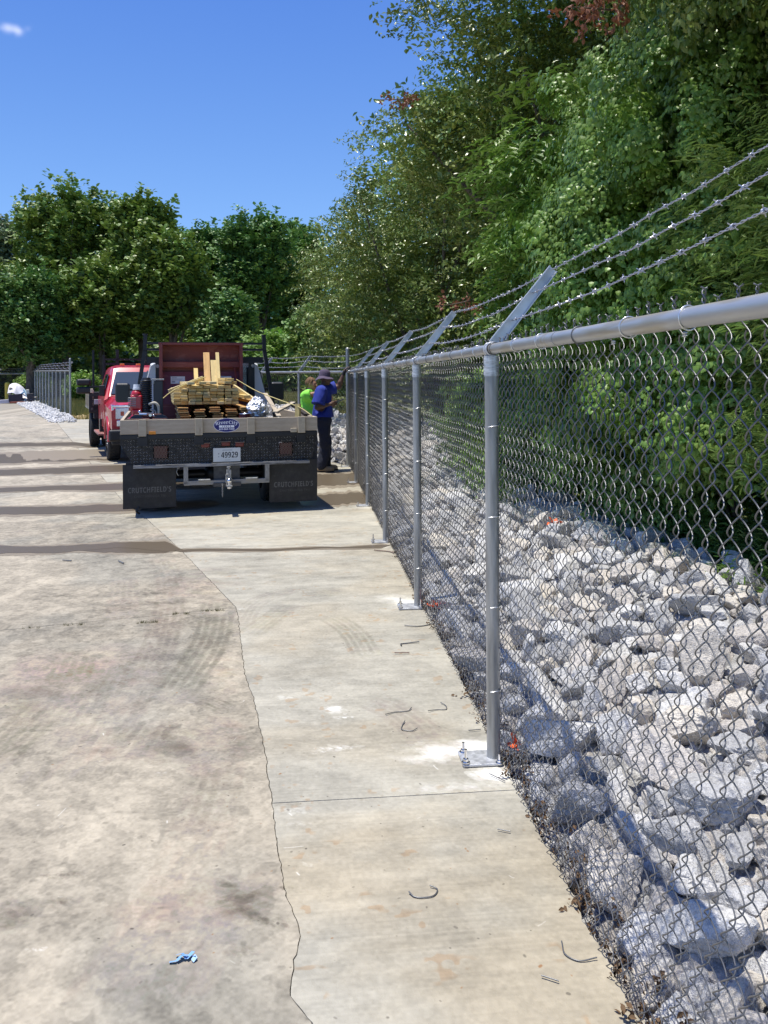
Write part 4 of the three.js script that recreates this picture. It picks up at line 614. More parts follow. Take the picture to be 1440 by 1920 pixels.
{ // meadow grass between the yard and the wood
  const r = rng(31), p = []; for (let i = 0; i < 12; i++) { const a = r() * 6.283, h = 0.10 + 0.14 * r(), w = 0.008, x = (r() - 0.5) * 0.16, z = (r() - 0.5) * 0.16, l = 0.05 + 0.06 * r(); p.push(x - w, 0, z, x + w, 0, z, x + Math.cos(a) * l, h, z + Math.sin(a) * l); }
  const g = new THREE.BufferGeometry(); g.setAttribute('position', new THREE.Float32BufferAttribute(p, 3)); g.computeVertexNormals();
  const l = [], cols = []; for (let i = 0; i < 26000; i++) { const z = -19 - 40 * Math.pow(r(), 1.2), x = lerp(-9.5, 6, r()) + (z + 19) * 0.16; const [u] = outside(x, z); if (u < 2.2 && z > -31) continue; if (z > -50 && x < -8.76 + (z + 32) * 0.39 + 0.3) continue; l.push([x, rise(z) - 0.2, z, 0, r() * 6.3, 0, 1.2 + 1.4 * r()]); const d = r(); cols.push(rgb(lerp(0.8, 2.0, d), lerp(0.9, 1.5, d), lerp(0.7, 1.0, d))); }
  stuff(inst('meadow_grass', g, leafMat([0.17, 0.19, 0.065], 0.3, 0.7), l, scene, cols), 'rough olive meadow grass between the yard and the far wood');
  // leaf litter and dry stalks along the edge of the concrete
  const q = []; for (let i = 0; i < 420; i++) { const s = 1.9 + 13 * Math.pow(r(), 1.5), x = EDGE + 0.02 + 0.10 * Math.pow(r(), 1.5) - (r() < 0.12 ? 0.06 : 0); q.push([x, x < EDGE ? 0.004 : -0.05 + 0.05 * r(), -s, r() * 0.8 - 1.3, r() * 6.3, r() * 0.6, 0.10 + 0.25 * r()]); }
  stuff(inst('leaf_litter', SPRAY.ovate[1], leafMat([0.15, 0.09, 0.045], 0.15, 0.8), q, scene), 'brown leaf litter caught along the edge of the concrete under the fence');
  const w = []; for (const [px, py, n] of [[275, 1168, 26], [400, 1146, 20], [340, 1152, 14], [140, 1172, 12], [60, 1178, 8]]) { const c = onGround(px, py); for (let i = 0; i < n; i++) w.push([c.x + (r() - 0.5) * 0.16, 0, c.z + (r() - 0.5) * 0.02, 0, r() * 6, 0, 0.05 + 0.07 * r()]); }
  stuff(inst('joint_weeds', g, leafMat([0.16, 0.15, 0.06], 0.2, 0.7), w, scene), 'tiny dry weeds growing in the joint across the old concrete');
}
// ---------------------------------------------------------------- the flatbed truck, seen from behind
const TP = V(-1.04, 0, -10.5), TY = 10 * Math.PI / 180;
const onTruck = (x, y, z) => [TP.x + x * Math.cos(TY) + z * Math.sin(TY), y, TP.z - x * Math.sin(TY) + z * Math.cos(TY)];
const plateT = (() => { const t = texture(256, 256, (u, v) => { // raised bars of tread plate, in alternating directions
  const c = 8, i = Math.floor(u * c), j = Math.floor(v * c), a = u * c - i - 0.5, b = v * c - j - 0.5, s = (i + j) % 2 ? 1 : -1, p = (a + s * b) * 0.7071, q = (a - s * b) * 0.7071; return Math.hypot(p / 0.52, q / 0.13) < 1 ? 1 - 0.3 * Math.hypot(p / 0.52, q / 0.13) : 0; }, { srgb: false }); return t; })();
const treadM = std({ color: rgb(1, 1, 1), metalness: 0.5, roughness: 0.34, bumpMap: plateT, bumpScale: 0.008, map: texture(256, 256, (u, v) => { const n = tnoise(u, v, 8, 5), c = 8, i = Math.floor(u * c), j = Math.floor(v * c), a = u * c - i - 0.5, b = v * c - j - 0.5, s = (i + j) % 2 ? 1 : -1, p = (a + s * b) * 0.7071, q = (a - s * b) * 0.7071, bare = Math.hypot(p / 0.46, q / 0.10) < 1 ? sstep(0.35, 0.55, tnoise(u + 0.37, v + 0.11, 8, 4)) : 0; const k = lerp(0.016 + 0.03 * n * n, 0.22, bare); return [toS(k), toS(k), toS(k * 1.03)]; }) });  // bare: glints of the raised bars, painted into the colour as paler patches
const mudFlapT = (size, seed) => canvasTex(512, 448, (x, w, h) => {
  x.fillStyle = '#252526'; x.fillRect(0, 0, w, h); const r = rng(seed); for (let i = 0; i < 900; i++) { x.fillStyle = `rgba(${r() < 0.5 ? '95,92,88' : '20,20,21'},${0.02 + 0.05 * r()})`; const s = 6 + 50 * r() * r(); x.beginPath(); x.ellipse(r() * w, r() * h, s, s * (0.3 + r()), r() * 3, 0, 6.3); x.fill(); }
  x.fillStyle = 'rgba(128,128,126,0.62)'; x.font = 'bold 66px sans-serif'; x.textAlign = 'center'; x.save(); x.translate(w / 2, h * 0.64); x.scale(0.86, 1.15); x.fillText("CRUTCHFIELD'S", 0, 0, 500); x.restore();
  x.fillStyle = 'rgba(110,110,108,0.30)'; x.font = 'bold 34px sans-serif'; x.fillText('CHATTANOOGA TN', w / 2, h * 0.75, 300);
  for (let i = 0; i < 220; i++) { x.fillStyle = `rgba(45,45,46,${0.2 + 0.3 * r()})`; x.fillRect(r() * w, h * (0.46 + 0.32 * r()), 4 + 20 * r(), 2 + 6 * r()); }
});
const stickerT = canvasTex(512, 288, (x, w, h) => {
  x.fillStyle = '#d9d8e2'; x.fillRect(0, 0, w, h); x.fillStyle = '#1b1a6b'; x.beginPath(); x.ellipse(w / 2, h / 2, w / 2 - 9, h / 2 - 9, 0, 0, 6.3); x.fill();
  x.fillStyle = '#f2f2f6'; x.textAlign = 'center'; x.font = 'bold 92px serif'; const word = 'RiverCity'; let tot = 0; const ws = [...word].map((c) => { const m = x.measureText(c).width; tot += m; return m; }); let px = w / 2 - tot / 2; [...word].forEach((c, i) => { const m = px + ws[i] / 2, k = (m - w / 2) / (w / 2); x.save(); x.translate(m, 118 + 34 * k * k); x.rotate(k * 0.30); x.fillText(c, 0, 0); x.restore(); px += ws[i]; });
  x.font = 'bold 42px sans-serif'; x.fillRect(w / 2 - 150, 146, 300, 46); x.fillStyle = '#1b1a6b'; x.fillText('F E N C E', w / 2, 184); x.fillStyle = '#f2f2f6'; x.font = 'bold 50px sans-serif'; x.fillText('423-664-1400', w / 2, 240, 330);
});
const licenceT = canvasTex(384, 208, (x, w, h) => { x.fillStyle = '#c7cbc9'; x.fillRect(0, 0, w, h); x.fillStyle = '#20242b'; x.textAlign = 'center'; x.font = 'bold 122px sans-serif'; x.save(); x.translate(w * 0.60, h * 0.72); x.scale(0.72, 1); x.fillText('49929', 0, 0); x.restore(); x.font = 'bold 34px sans-serif'; x.font = 'bold 26px sans-serif'; x.fillText('H', w * 0.20, h * 0.46); x.fillText('Y', w * 0.20, h * 0.68); x.fillStyle = 'rgba(50,60,80,0.55)'; x.fillRect(w * 0.34, h * 0.14, w * 0.36, 8); x.fillStyle = 'rgba(60,70,80,0.4)'; x.fillRect(w * 0.42, h * 0.87, w * 0.2, 7); });
const labelT = canvasTex(256, 128, (x, w, h) => { x.fillStyle = '#d9d8d4'; x.fillRect(0, 0, w, h); x.fillStyle = 'rgba(70,70,80,0.45)'; for (const [a, b, c, d] of [[20, 18, 90, 12], [20, 40, 200, 5], [20, 52, 180, 5], [20, 64, 205, 5], [20, 80, 60, 30], [150, 84, 80, 22]]) x.fillRect(a, b, c, d); });
function wheel(parent, x, y, z, R, w, rimMat = steelM, dual = 0) {
  const g = new THREE.Group(); g.name = 'wheel'; g.position.set(x, y, z); parent.add(g);
  const side = (W, off) => { const pts = [[R * 0.58, -W / 2], [R * 0.80, -W / 2], [R * 0.95, -W * 0.47], [R * 0.995, -W * 0.36], [R, -W * 0.2], [R, W * 0.2], [R * 0.995, W * 0.36], [R * 0.95, W * 0.47], [R * 0.80, W / 2], [R * 0.58, W / 2]].map(([a, b]) => new THREE.Vector2(a, b)); const l = new THREE.LatheGeometry(pts, 36); l.rotateZ(-Math.PI / 2); l.translate(off, 0, 0); const L = [l]; for (let i = 0; i < 30; i++) for (const k of [-0.28, -0.09, 0.09, 0.28]) { const b = bx(W * 0.14, 0.012, 0.035, 0, R + 0.003, 0); b.rotateX(i / 30 * 6.283 + (k > 0 ? 0.1 : 0)); b.translate(k * W + off, 0, 0); L.push(b); } return join(L); };
  mesh('tyre', dual ? join([side(w, -dual / 2), side(w, dual / 2)]) : side(w, 0), rubberM, g);
  const s = Math.sign(x) || 1, rim = [cyl(R * 0.58, R * 0.58, w * 0.8, 0, 0, 0, 28, 'x'), cyl(R * 0.40, R * 0.32, w * 0.3, s * w * 0.30, 0, 0, 24, 'x')]; for (let i = 0; i < 8; i++) rim.push(cyl(0.012, 0.012, 0.03, s * (w * 0.46), Math.cos(i * 0.785) * R * 0.24, Math.sin(i * 0.785) * R * 0.24, 6, 'x'));
  mesh('rim', rim, rimMat, g); return g;
}
function mirror(parent, x, y, z, w, h, d, arm, m = blackM) {
  const g = mesh('mirror', bx(w, h, d, 0, 0, 0, 0.07), m, parent); g.position.set(x, y, z);
  mesh('mirror_glass', bx(w * 0.8, h * 0.8, 0.006, 0, 0, d / 2 * arm.face + 0.001 * arm.face, 0.002), std({ color: rgb(0.012, 0.014, 0.014), roughness: 0.3 }), g); mesh('mirror_arm', [bar(V(-arm.s * w * 0.4, h * 0.15, 0), V(-arm.s * arm.l, h * 0.1, 0), 0.035, 0.035), bar(V(-arm.s * w * 0.4, -h * 0.2, 0), V(-arm.s * arm.l, -h * 0.2, 0), 0.035, 0.035)], m, g); return g;
}
{
  const t = thing('flatbed_truck', 'flatbed truck seen from behind, with lumber on it and a wooden tail board', 'truck', [TP.x, 0, TP.z], TY);
  const board = mesh('tail_board', uvBox(bx(2.42, 0.175, 0.04, 0, 1.108, 0.02, 0.004), 1), oakM, t);
  for (const x of [-0.95, -0.28, 0.36, 1.0]) mesh('stake', [uvBox(bx(0.092, 0.205, 0.042, x, 1.098, 0.062, 0.004), 1)], oak2M, t);
  mesh('wood_block', uvBox(bx(0.075, 0.05, 0.04, 0.9, 1.03, 0.06, 0.003), 1), oak2M, t);
  for (const s of [-1, 1]) mesh('side_board', uvBox(bx(0.04, 0.175, 3.05, s * 1.19, 1.108, -1.53, 0.004), 1), oakM, t);
  mesh('reflector', bx(0.08, 0.035, 0.008, -0.835, 1.035, 0.044, 0.002), std({ color: rgb(0.75, 0.27, 0.02), roughness: 0.3 }), t);
  const st = mesh('oval_sticker', (() => { const s = new THREE.Shape(); s.absellipse(0, 0, 0.16, 0.088, 0, Math.PI * 2); const g = new THREE.ExtrudeGeometry(s, { depth: 0.0015, bevelEnabled: false, curveSegments: 40 }); const p = g.attributes.position, u = g.attributes.uv; for (let i = 0; i < p.count; i++) u.setXY(i, p.getX(i) / 0.32 + 0.5, p.getY(i) / 0.176 + 0.5); return g; })(), std({ map: stickerT, roughness: 0.4 }), t); st.position.set(0.06, 1.11, 0.0405);
  mesh('deck', bx(2.40, 0.05, 3.06, 0, 1.0, -1.54), blackSteel, t);
  mesh('deck_frame', [bx(2.42, 0.06, 0.06, 0, 0.985, 0.0), bx(0.06, 0.12, 3.06, -1.18, 0.94, -1.54), bx(0.06, 0.12, 3.06, 1.18, 0.94, -1.54), bx(0.09, 0.20, 5.4, -0.42, 0.74, -2.7), bx(0.09, 0.20, 5.4, 0.42, 0.74, -2.7)], blackSteel, t);
  { // tread plate skirt with two openings for the lights
    const s = new THREE.Shape([[-1.19, 0.965], [-1.19, 0.86], [-1.06, 0.64], [1.10, 0.64], [1.19, 0.84], [1.19, 0.965]].map((p) => new THREE.Vector2(...p)));
    for (const [a, b] of [[-0.83, -0.64], [0.72, 0.90]]) { const h = new THREE.Path(); h.moveTo(a, 0.70); h.lineTo(a, 0.88); h.lineTo(b, 0.88); h.lineTo(b, 0.70); h.closePath(); s.holes.push(h); }
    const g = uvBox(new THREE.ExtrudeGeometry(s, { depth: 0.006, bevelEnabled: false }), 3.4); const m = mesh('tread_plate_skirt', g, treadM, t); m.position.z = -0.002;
    mesh('skirt_ledge', [bx(2.16, 0.012, 0.085, 0.02, 0.637, 0.040), bx(2.16, 0.03, 0.006, 0.02, 0.622, 0.082)], std({ color: rgb(0.45, 0.44, 0.42), metalness: 0.2, roughness: 0.6, map: texture(256, 64, (u, v) => 0.35 + 0.75 * sstep(0.4, 0.6, tnoise(u, v, 16, 3)), {}) }), t);
    for (const [a, b] of [[-0.83, -0.64], [0.72, 0.90]]) {
      const x = (a + b) / 2; mesh('tail_light', bx(0.16, 0.15, 0.03, x, 0.79, -0.055, 0.01), std({ color: rgb(0.10, 0.008, 0.007), roughness: 0.3 }), t);
      const l = []; for (let i = -3; i < 4; i++) for (let j = 0; j < 5; j++) { const cx = x + (i + (j % 2) / 2) * 0.036, cy = 0.712 + j * 0.036; if (cx < a + 0.01 || cx > b - 0.01) continue; l.push(bar(V(cx - 0.018, cy, 0.006), V(cx, cy + 0.018, 0.006), 0.006, 0.004), bar(V(cx, cy + 0.018, 0.006), V(cx + 0.018, cy, 0.006), 0.006, 0.004), bar(V(cx - 0.018, cy, 0.006), V(cx, cy - 0.018, 0.006), 0.006, 0.004), bar(V(cx, cy - 0.018, 0.006), V(cx + 0.018, cy, 0.006), 0.006, 0.004)); } mesh('light_guard', l, rustyM, t);
    }
    for (const x of [-0.95, -0.28, 0.36, 1.0]) mesh('stake_pocket', [bx(0.12, 0.10, 0.05, x, 0.935, 0.03, 0.004), bx(0.12, 0.012, 0.06, x, 0.882, 0.033)], blackSteel, t);
    mesh('upper_rail', bx(2.42, 0.05, 0.012, 0, 0.985, 0.034, 0.003), blackSteel, t);
    for (const [x, y] of [[-0.20, 0.862], [0.05, 0.872], [0.22, 0.862]]) { const m = mesh('marker_light', [bx(0.105, 0.05, 0.03, x, y, 0.018, 0.012)], std({ color: rgb(0.17, 0.03, 0.02), roughness: 0.35 }), t); mesh('lamp_hood', bx(0.12, 0.008, 0.045, x, y + 0.03, 0.024), rustyM, m); }
  }
  const lp = mesh('licence_plate', (() => { const g = bx(0.335, 0.17, 0.004, 0, 0, 0, 0); return g; })(), std({ map: licenceT, roughness: 0.45 }), t); lp.position.set(0.06, 0.742, 0.055); lp.rotation.x = -0.04;
  mesh('plate_bracket', [bx(0.37, 0.02, 0.045, 0.06, 0.648, 0.03), bx(0.02, 0.16, 0.04, -0.115, 0.735, 0.03)], blackSteel, t);
  for (const [x, w, seed] of [[-0.87, 0.63, 3], [0.91, 0.62, 8]]) { const g = new THREE.PlaneGeometry(w, 0.54, 8, 8); const p = g.attributes.position; for (let i = 0; i < p.count; i++) p.setZ(i, 0.022 * Math.sin(p.getY(i) * 4 + 1) + 0.01 * Math.sin(p.getX(i) * 7 + seed)); g.computeVertexNormals(); const b = g.clone().translate(0, 0, -0.01); const m = mesh('mud_flap', [g, b, bx(w, 0.006, 0.012, 0, 0.268, -0.005)], std({ map: mudFlapT(0, seed), roughness: 0.7 }), t); m.position.set(x, 0.375, -0.045); }
  mesh('added_spare_tyre', [new THREE.TorusGeometry(0.30, 0.11, 10, 24).rotateX(Math.PI / 2).translate(0, 0.72, -0.45)], rubberM, t); mesh('underside_blocker', [bx(0.7, 0.34, 0.9, 0, 0.60, -2.0, 0.05), bx(1.7, 0.30, 0.06, 0, 0.66, -1.75)], blackSteel, t);  // tyre and dark boxes added under the bed to keep light from passing through
  mesh('flap_hanger', [bx(2.3, 0.05, 0.04, 0, 0.645, -0.06)], blackSteel, t);
  mesh('step_frame', [bx(0.055, 0.25, 0.05, -0.44, 0.515, 0.05, 0.004), bx(0.055, 0.25, 0.05, 0.56, 0.515, 0.05, 0.004), bx(1.05, 0.055, 0.05, 0.06, 0.405, 0.05, 0.004)], std({ color: rgb(0.42, 0.41, 0.385), metalness: 0.25, roughness: 0.6, map: metalT }), t);
  for (const x of [-0.22, 0.36]) mesh('step_pad', bx(0.15, 0.02, 0.09, x, 0.442, 0.07, 0.006), steelM, t);
  mesh('hitch_plate', [bx(0.32, 0.25, 0.02, 0.06, 0.52, 0.02), bx(0.34, 0.05, 0.06, 0.06, 0.375, 0.06, 0.005)], std({ color: rgb(0.10, 0.10, 0.10), roughness: 0.55, metalness: 0.3, map: metalT }), t);
  const hitch = mesh('hitch', [bx(0.065, 0.065, 0.24, 0.07, 0.43, 0.14, 0.006), bx(0.06, 0.20, 0.03, 0.07, 0.47, 0.20, 0.006), bx(0.07, 0.025, 0.12, 0.07, 0.38, 0.24, 0.005)], steelM, t);
  mesh('tow_ball', [new THREE.SphereGeometry(0.033, 20, 14).translate(0.07, 0.44, 0.26), cyl(0.018, 0.018, 0.06, 0.07, 0.40, 0.26), cyl(0.03, 0.03, 0.03, 0.07, 0.36, 0.26, 6)], chromeM, hitch);
  mesh('hitch_pin', [cyl(0.012, 0.012, 0.12, 0.07, 0.54, 0.2), cyl(0.025, 0.025, 0.02, 0.07, 0.60, 0.2, 8), new THREE.TorusGeometry(0.02, 0.006, 6, 14).translate(0.05, 0.50, 0.23)], steelM, hitch);
  { const l = []; for (let i = 0; i < 8; i++) { const k = new THREE.TorusGeometry(0.011, 0.0035, 6, 12); k.scale(0.75, 1.2, 1); if (i % 2) k.rotateY(Math.PI / 2); k.translate(0.0, 0.37 - i * 0.019, 0.09); l.push(k); } mesh('safety_chain', l, steelM, t); }
  mesh('hose_loop', [(() => new THREE.TorusGeometry(0.012, 0.006, 6, 12).translate(-0.53, 0.60, 0.03))(), tube([V(-0.53, 0.59, 0.03), V(-0.55, 0.55, 0.04), V(-0.53, 0.5, 0.03)], 0.005)], steelM, t);
  for (const s of [-1, 1]) { wheel(t, s * 0.86, 0.40, -1.0, 0.40, 0.23, steelM, 0.28); wheel(t, s * 0.88, 0.40, -4.75, 0.40, 0.24); }
  mesh('axle', [cyl(0.06, 0.06, 1.7, 0, 0.40, -1.0, 14, 'x'), new THREE.SphereGeometry(0.17, 16, 12).translate(0, 0.40, -1.0)], blackSteel, t);
  mesh('jack_hook', [tube([V(-1.03, 0.16, -0.05), V(-1.0, 0.12, -0.04), V(-1.03, 0.08, -0.03), V(-0.99, 0.04, -0.04)], 0.012), bx(0.05, 0.02, 0.03, -1.0, 0.10, -0.04)], blackSteel, t);
  // headache rack behind the cab: black posts, three rails, mesh panels either side of the load
  const rz = -3.25, post = (s) => join([bar(V(s * 1.13, 1.02, rz), V(s * 0.955, 2.16, rz), 0.07, 0.06), bar(V(s * 0.955, 2.14, rz), V(s * 0.945, 2.42, rz), 0.07, 0.06)]);
  const rack = new THREE.Group(); rack.name = 'headache_rack'; t.add(rack);
  for (const s of [-1, 1]) mesh('rack_post', [post(s), cyl(0.042, 0.042, 0.02, s * 0.945, 2.41, rz, 12)], blackSteel, rack);
  for (const y of [2.27, 2.17, 2.03]) mesh('rack_rail', bx(1.84, 0.035, 0.05, 0, y, rz), blackSteel, rack);
  mesh('rack_panel', [bx(1.86, 0.10, 0.03, 0, 2.0, rz), bx(0.10, 0.90, 0.03, -0.74, 1.50, rz), bx(0.10, 0.90, 0.03, 0.74, 1.50, rz), bx(1.5, 0.45, 0.03, 0, 1.25, rz)], blackSteel, rack);
  { const l = []; for (const s of [-1, 1]) for (let i = 0; i < 6; i++) for (let j = 0; j < 12; j++) { const cx = s * 0.60 + (i - 2.5) * 0.04 * 1 + (j % 2) * 0.02, cy = 1.5 + j * 0.036; l.push(bar(V(cx - 0.02, cy, rz + 0.01), V(cx, cy + 0.018, rz + 0.01), 0.006, 0.004), bar(V(cx, cy + 0.018, rz + 0.01), V(cx + 0.02, cy, rz + 0.01), 0.006, 0.004)); } mesh('rack_mesh', l, blackSteel, rack); }
  for (const s of [-1, 1]) mesh('work_light', [cyl(0.028, 0.028, 0.05, s * 0.76, 1.90, rz + 0.05, 14, 'z')], steelM, rack);
  // white cab
  const shell = []; { // sections from the back window forward: half width at sill, belt and roof
    const sec = (z, y0, yb, yt, w0, wb, wt) => [[-w0, y0], [-wb, yb], [-wt, yt - 0.06], [-wt + 0.10, yt], [wt - 0.10, yt], [wt, yt - 0.06], [wb, yb], [w0, y0]].map(([x, y]) => V(x, y, z));
    const S = [sec(-3.42, 0.62, 1.32, 1.97, 0.98, 1.02, 0.86), sec(-3.5, 0.6, 1.32, 2.0, 1.0, 1.03, 0.87), sec(-4.3, 0.6, 1.30, 2.0, 1.0, 1.03, 0.86), sec(-4.75, 0.6, 1.28, 1.62, 1.0, 1.02, 0.92), sec(-5.05, 0.6, 1.2, 1.26, 1.0, 1.0, 0.95), sec(-5.8, 0.55, 1.1, 1.16, 0.98, 0.98, 0.92), sec(-5.92, 0.55, 1.0, 1.06, 0.94, 0.94, 0.86)];
    const p = [], q = (a, b, c, d) => p.push(...a.toArray(), ...b.toArray(), ...c.toArray(), ...b.toArray(), ...d.toArray(), ...c.toArray()); for (let i = 0; i < S.length - 1; i++) for (let k = 0; k < 7; k++) q(S[i][k], S[i][k + 1], S[i + 1][k], S[i + 1][k + 1]);
    for (const [s, f] of [[S[0], 1], [S[S.length - 1], -1]]) for (let k = 1; k < 7; k++) p.push(...s[0].toArray(), ...s[f > 0 ? k + 1 : k].toArray(), ...s[f > 0 ? k : k + 1].toArray());
    const g = new THREE.BufferGeometry(); g.setAttribute('position', new THREE.Float32BufferAttribute(p, 3)); shell.push(toCreasedNormals(g, 0.5));
  }
  mesh('cab', shell, whitePaint, t); mesh('rear_window', bx(1.42, 0.46, 0.02, 0, 1.66, -3.418, 0.02), glassM, t); mesh('windscreen', (() => { const g = bx(1.62, 0.62, 0.01); g.rotateX(0.78); g.translate(0, 1.62, -4.72); return g; })(), glassM, t);
  for (const s of [-1, 1]) { mesh('side_window', (() => { const g = bx(0.012, 0.44, 0.85); g.rotateZ(s * 0.22); g.translate(s * 0.965, 1.62, -3.98); return g; })(), glassM, t); mirror(t, s * 1.34, 1.46, -4.5, 0.25, 0.34, 0.12, { s, l: 0.36, face: 1 }); }
  mesh('front_bumper', bx(1.96, 0.2, 0.14, 0, 0.55, -5.98, 0.04), chromeM, t);
  mesh('grille', bx(1.3, 0.3, 0.04, 0, 0.85, -5.93, 0.02), blackM, t);
}
// ---------------------------------------------------------------- what the flatbed carries
const load = (name, label, cat, x, y, z, turn = 0, group) => thing(name, label, cat, onTruck(x, y, z), TY + turn, group);
{
  const h = load('steel_hopper', 'maroon steel hopper standing open towards the viewer behind the lumber', 'hopper', -0.09, 1.02, -3.0);
  const q = (a, b, c, d) => { const g = new THREE.BufferGeometry(), p = []; for (const v of [a, b, c, b, d, c]) p.push(...v); g.setAttribute('position', new THREE.Float32BufferAttribute(p, 3)); g.computeVertexNormals(); return g; };
  mesh('side_panel', [bx(0.03, 1.20, 0.34, -0.63, 0.62, 0), bx(0.05, 1.20, 0.05, -0.62, 0.62, 0.17)], maroonM, h); mesh('side_panel', [bx(0.03, 1.20, 0.34, 0.63, 0.62, 0), bx(0.05, 1.20, 0.05, 0.62, 0.62, 0.17)], maroonM, h);
  mesh('rim', bx(1.31, 0.035, 0.36, 0, 1.225, 0), maroonM, h); mesh('back_panel', bx(1.24, 0.72, 0.02, 0, 0.86, -0.14), maroonM, h);
  mesh('rib', bx(1.24, 0.10, 0.12, 0, 0.90, -0.07, 0.01), maroonM, h);
  const chute = mesh('chute', (() => { const g = bx(1.24, 0.62, 0.02); g.rotateX(-0.42); g.translate(0, 0.50, 0.06); return g; })(), maroonM, h); mesh('skirt', [bx(1.42, 0.28, 0.30, 0.06, 0.14, 0.05)], maroonM, h);
  for (const [x, w] of [[-0.36, 0.22], [0.38, 0.20]]) { const l = mesh('paper_label', bx(w, 0.125, 0.004), std({ map: labelT, roughness: 0.6 }), chute); l.position.set(x, 0.655, 0.02); l.rotation.x = -0.42; l.position.z = 0.012; }
  mesh('lever', bar(V(0.52, 0.85, 0.10), V(0.58, 0.40, 0.22), 0.02, 0.02), maroonM, h);
}
const ORD = ['first', 'second', 'third', 'fourth', 'fifth', 'sixth', 'seventh', 'eighth', 'ninth', 'tenth', 'eleventh'];
{ // every board of the load is a thing of its own
  const r = rng(808);
  const two = uvBox(bx(0.0905, 0.0385, 2.25, 0, 0, 0, 0.004), 1.0), picket = uvBox(bx(0.135, 0.017, 1.75, 0, 0, 0, 0.002), 1.0);
  const swap = (g) => { const u = g.attributes.uv; for (let i = 0; i < u.count; i++) { const a = u.getX(i) + 0.13, b = u.getY(i); u.setXY(i, a * 0.5, b * 3 + 0.2); } return g; }; swap(two); swap(picket);
  const lum = (x, y, z, turn, g, m, lab, grp, name) => { const b = mesh(name, g, m); b.position.set(...onTruck(x, y, z)); b.rotation.set(0, TY + turn, 0); tag(b, lab, 'lumber', grp); return b; };
  for (let j = 0; j < 6; j++) for (let i = 0; i < 9; i++) {
    if (j === 5 && (i < 2 || i > 7)) continue;
    lum(-0.13 + (i - 4) * 0.0965 + (r() - 0.5) * 0.008, 1.365 + j * 0.0435 + (r() - 0.5) * 0.003, -2.0 - (i === 0 ? 0.10 : 0) + (r() - 0.5) * 0.10, (r() - 0.5) * 0.014, two, pineM[Math.floor(r() * 4)], `pale two by four, ${ORD[i]} from the left in the ${['bottom', 'second', 'third', 'fourth', 'fifth', 'top'][j]} layer of the main stack`, 'two by fours in the main stack', 'lumber_board');
  }
  let li = 0; for (const [x, y, z, t] of [[-0.36, 1.632, -1.85, 0.02], [-0.17, 1.632, -1.95, -0.01], [-0.05, 1.635, -2.0, 0.01], [0.13, 1.64, -1.9, 0.02], [0.25, 1.632, -1.98, -0.02], [0.13, 1.684, -2.05, 0.03], [0.24, 1.676, -1.92, -0.05]]) lum(x, y, z, t, two, pineM[Math.floor(r() * 4)], `loose two by four on top of the main stack, ${['leftmost', 'second from the left', 'third from the left', 'fourth from the left', 'rightmost of the lower ones', 'upper one right of the timbers', 'upper one at the far right'][li++]}`, 'loose two by fours on the stack', 'lumber_board');
  let pc = -1; for (const [x, n] of [[-0.42, 7], [-0.22, 6], [0.0, 7], [0.20, 6], [0.40, 7]]) for (let j = (pc++, 0); j < n + 4; j++) lum(x + (r() - 0.5) * 0.02 - (j > 7 ? 0.015 : 0), 1.036 + j * 0.0265 + (r() - 0.5) * 0.003, -1.55 + (r() - 0.5) * 0.09, (r() - 0.5) * 0.03, picket, cedarM[Math.floor(r() * 3)], `reddish brown picket, ${ORD[j]} from the deck in the ${['leftmost', 'second', 'middle', 'fourth', 'rightmost'][pc]} low stack`, 'pickets in the low stacks', 'fence_picket');
  const along = (name, label, a, b, w, h, m, cat = 'lumber') => { const A = V(...onTruck(...a)), B = V(...onTruck(...b)); const o = mesh(name, uvBox(new THREE.BoxGeometry(w, h, A.distanceTo(B)), 1), m); o.position.lerpVectors(A, B, 0.5); o.lookAt(B); return tag(o, label, cat); };
  along('timber_post', 'widest of the three timbers leaning upright against the maroon hopper', [-0.06, 1.5, -1.7], [-0.045, 2.08, -2.35], 0.09, 0.04, cedarM[2]);
  along('timber_post', 'narrow tall timber just right of the widest upright one', [0.045, 1.5, -1.72], [0.05, 1.96, -2.2], 0.085, 0.04, pineM[3]);
  along('timber_post', 'tall thin timber at the right of the three leaning upright', [0.10, 1.5, -1.7], [0.115, 2.08, -2.3], 0.05, 0.04, pineM[3]);
  along('timber_post', 'short timber stub standing left of the upright timbers', [-0.21, 1.5, -1.9], [-0.205, 1.84, -2.3], 0.06, 0.04, pineM[1]);
  along('lumber_board', 'pale board sloping down to the right of the main lumber stack', [0.34, 1.56, -2.1], [0.62, 1.34, -1.6], 0.035, 0.09, pineM[2]);
  along('lumber_board', 'short pale board sticking out right of the main lumber stack', [0.44, 1.44, -2.6], [0.43, 1.44, -1.0], 0.09, 0.04, pineM[0]);
  along('lumber_board', 'short reddish board under the pale board right of the main stack', [0.50, 1.37, -2.6], [0.52, 1.37, -1.0], 0.10, 0.03, cedarM[2]);
  along('lumber_board', 'pale board lying aslant at the left of the main lumber stack', [-0.62, 1.52, -1.0], [-0.16, 1.70, -1.2], 0.03, 0.06, pineM[2]);
  along('lumber_board', 'light wooden wedge shaped board at the far right of the flatbed', [0.74, 1.24, -0.5], [1.03, 1.36, -0.75], 0.09, 0.02, oak2M);
  along('lumber_board', 'dark plank leaning down to the right rail of the flatbed', [1.00, 1.36, -0.8], [1.17, 1.20, -0.45], 0.10, 0.03, std({ color: rgb(0.045, 0.035, 0.03), roughness: 0.8 }));
  along('timber_post', 'short yellow post end standing at the right rail of the flatbed', [1.02, 1.05, -0.35], [1.03, 1.35, -0.36], 0.07, 0.04, pineM[0]);
  along('lumber_board', 'thin grey brown slat leaning beside the foil bag', [0.70, 1.48, -1.2], [0.78, 1.19, -0.4], 0.06, 0.015, oakM);
